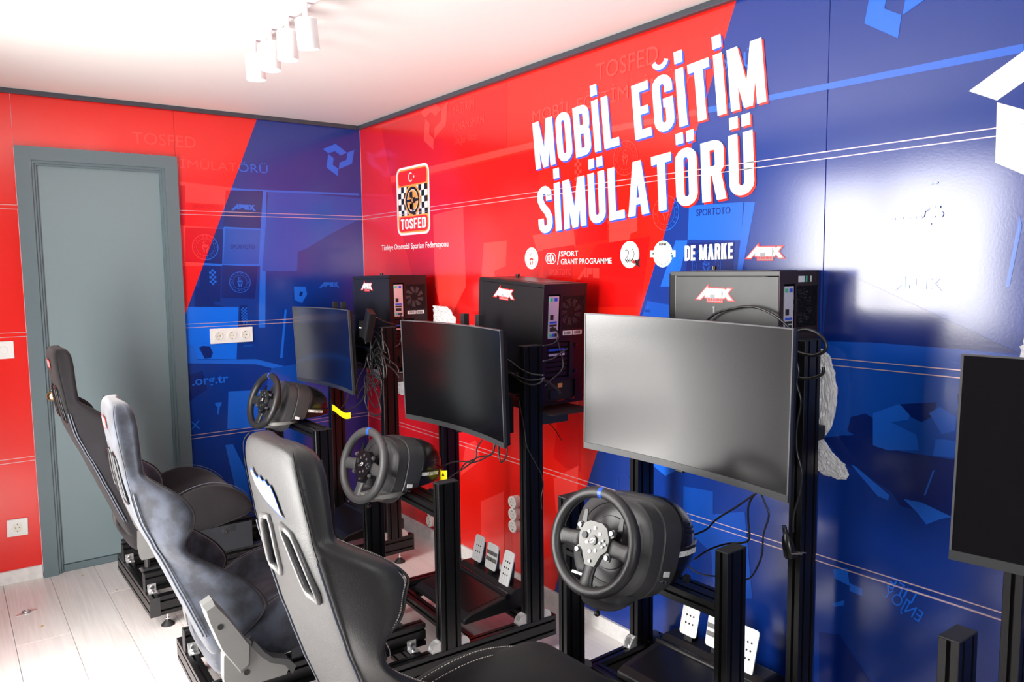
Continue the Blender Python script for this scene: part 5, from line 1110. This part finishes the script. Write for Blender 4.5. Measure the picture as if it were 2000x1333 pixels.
wrap('strip of clear bubble wrap hanging right of the tall post of third rig', [(3.03, 3.05, 1.225), (3.03, 3.072, 1.205), (3.03, 3.091, 1.15), (3.03, 3.096, 1.075), (3.03, 3.082, 1.005), (3.03, 3.058, .965), (3.03, 3.085, .93), (3.03, 3.125, .90), (3.04, 3.138, .872), (3.06, 3.13, .858)], -.035, th=.008, seed=2, amp=.006)
wrap('bubble wrap sheet hanging below the first computer behind its right post', [(.30, 1.0, .945), (.32, 1.0, .92), (.40, 1.0, .88), (.50, .98, .84), (.62, .96, .815)], -.14, seed=3)
wrap('scrap of bubble wrap sticking out between first computer and the red wall', [(.90, 1.03, 1.285), (.90, 1.068, 1.265), (.90, 1.075, 1.25), (.90, 1.115, 1.225), (.90, 1.10, 1.20)], -.055, seed=4)
wrap('thin edge of bubble wrap showing below the third monitor', [(2.72, 2.93, .88), (2.74, 2.93, .84), (2.78, 2.925, .80), (2.83, 2.905, .785)], -.100, seed=5, amp=.006)
wrap('corner of bubble wrap behind the monitor cut off at the right edge', [(3.60, 3.75, 1.31), (3.592, 3.75, 1.27), (3.59, 3.75, 1.20)], -.14, seed=6)
# ------------------------------------------------------------------ power strips on the long wall
def strip(label, x, z0, z1, n):
    t = thing('power_strip', label, 'power strip', Matrix.Translation((x, 0, 0)))
    w_ = .030; P = []
    h = (z1-z0)/n
    for k in range(n): P += arc(0, z0+h*(k+.5), w_, h*.5, -80, 80, 7)
    Q = [(a, b_) for a, b_ in P]+[(-a, b_) for a, b_ in reversed(P)]
    b = MB(); b.prism(Q, lambda u, v, hh: (u, -hh, v), .0, .032); body = b.build('strip_body', M['plastic_w'], t, auto=40)
    for k in range(n):
        c = z0+h*(k+.5); b = MB()
        for q in ribbon(disc(0, c, .0205), .003, True): b.prism(q, lambda u, v, hh: (u, -hh, v), .032, .034)
        o = b.build('socket_ring', M['plastic_w'], t); b = MB(); b.prism(disc(0, c, .0185), lambda u, v, hh: (u, -hh, v), .0322, .0326); b.build('socket_well', M['plastic_c'], o)
        b = MB(); [b.prism(disc(du, c+dv, .0028, n=8), lambda u, v, hh: (u, -hh, v), .0326, .0332) for du, dv in ((-.008, 0), (.008, 0), (0, .016), (0, -.016))]; b.build('socket_contact', M['slot'], o)
    return t
strip('white vertical power strip on the red wall beside the second rig right post', 1.522, .262, .432, 3)
strip('white power strip end low on the red wall behind the second wheel post', .765, .085, .265, 3)
# ------------------------------------------------------------------ ceiling spot bar
t = thing('spot_light_bar', 'white ceiling bar with four cylindrical spot lights', 'ceiling light', Matrix.Translation((1.715, -1.115, 2.32)))
MB().box(-.30, .29, -.030, .030, -.032, 0, .003).build('mounting_bar', M['lamp_w'], t)
for k, (dx, tl, tw) in enumerate(((-.235, 2, 0), (-.075, -1, 3), (.085, 0, 0), (.240, 8, -6))):
    b = MB(); b.cyl((dx, 0, -.078), (dx, 0, -.030), .0085, n=16); st_ = b.build('spot_stem', M['alu_w'], t, auto=40)
    mm = Matrix.Translation((dx, 0, -.078)) @ Matrix.Rotation(R(tl), 4, 'X') @ Matrix.Rotation(R(-tw), 4, 'Y')
    b = MB(); b.m = mm
    n = 32; pr = [(.002, 0), (.030, 0), (.0335, -.004), (.0335, -.092), (.0305, -.092), (.0295, -.074), (.002, -.074)]
    b.loft([[(r*math.cos(2*PI*j/n), r*math.sin(2*PI*j/n), z) for j in range(n)] for r, z in pr]); b.m = None; hd = b.build('spot_head', M['lamp_w'], t, auto=35)
    b = MB(); b.m = mm; b.cyl((0, 0, -.0745), (0, 0, -.084), .026, .022, n=24); b.m = None; b.build('spot_bulb', M['bulb'], hd)
# ------------------------------------------------------------------ floor details
t = thing('floor_ring', 'small steel lashing ring set in the pale floor in front of the door', 'floor ring', Matrix.Translation((.424, -1.858, 0)) @ Matrix.Rotation(R(20), 4, 'Z'))
b = MB(); b.prism(rrect(-.009, -.042, .009, .042, .009), lambda u, v, h: (u, v, h), 0, .0025); b.prism(disc(0, 0, .020), lambda u, v, h: (u, v, h), 0, .003); b.build('ring_plate', M['alu'], t)
b = MB(); b.tube([(.015*math.cos(2*PI*k/24), .015*math.sin(2*PI*k/24), .0065) for k in range(24)], .003, 8, closed=True); b.build('pull_ring', M['zinc'], t, smooth=True)
rnd = random.Random(3)
for k, (x, y, lb) in enumerate(((.105, -1.600, 'orange wood crumb on the floor beside the door casing'), (.40, -1.50, 'orange wood crumb on the floor left of the first rig'), (.62, -1.82, 'flat yellow wood chip on the floor below the steel ring'))):
    s = .006 if k < 2 else .012
    b = MB(); b.add([(x+rnd.uniform(-s, s), y+rnd.uniform(-s, s), z) for z in (0, .002) for _ in range(1)]+[(x+s, y, .0), (x-s*.6, y+s, .001), (x-s, y-s*.5, .0), (x, y, .003)], [(2, 3, 5), (3, 4, 5), (4, 2, 5), (2, 4, 3)])
    tag(b.build('wood_crumb', M['crumb']), lb, 'debris', 'wood crumbs on the floor')
# torn film scars on the blue wall
sc1 = ribbon(catmull2([(3.213, 1.587), (3.245, 1.589), (3.275, 1.588), (3.300, 1.590), (3.305, 1.604), (3.322, 1.611), (3.345, 1.612)]), .006)
b = MB()
for k, q in enumerate(sc1): b.prism(q, lambda u, v, h: (u, -h, v), .0002*(k % 3), .0024+.0004*(k % 3))
for q in (disc(3.347, 1.593, .006, .008, n=9), disc(3.325, 1.588, .009, .003, n=9), disc(3.318, 1.570, .006, .003, n=9), disc(3.330, 1.674, .007, .0035, n=9), disc(3.318, 1.673, .008, .003, n=9)): b.prism(q, lambda u, v, h: (u, -h, v), .0003, .0028)
b.build('film_blister', MU['m', 0], wr)
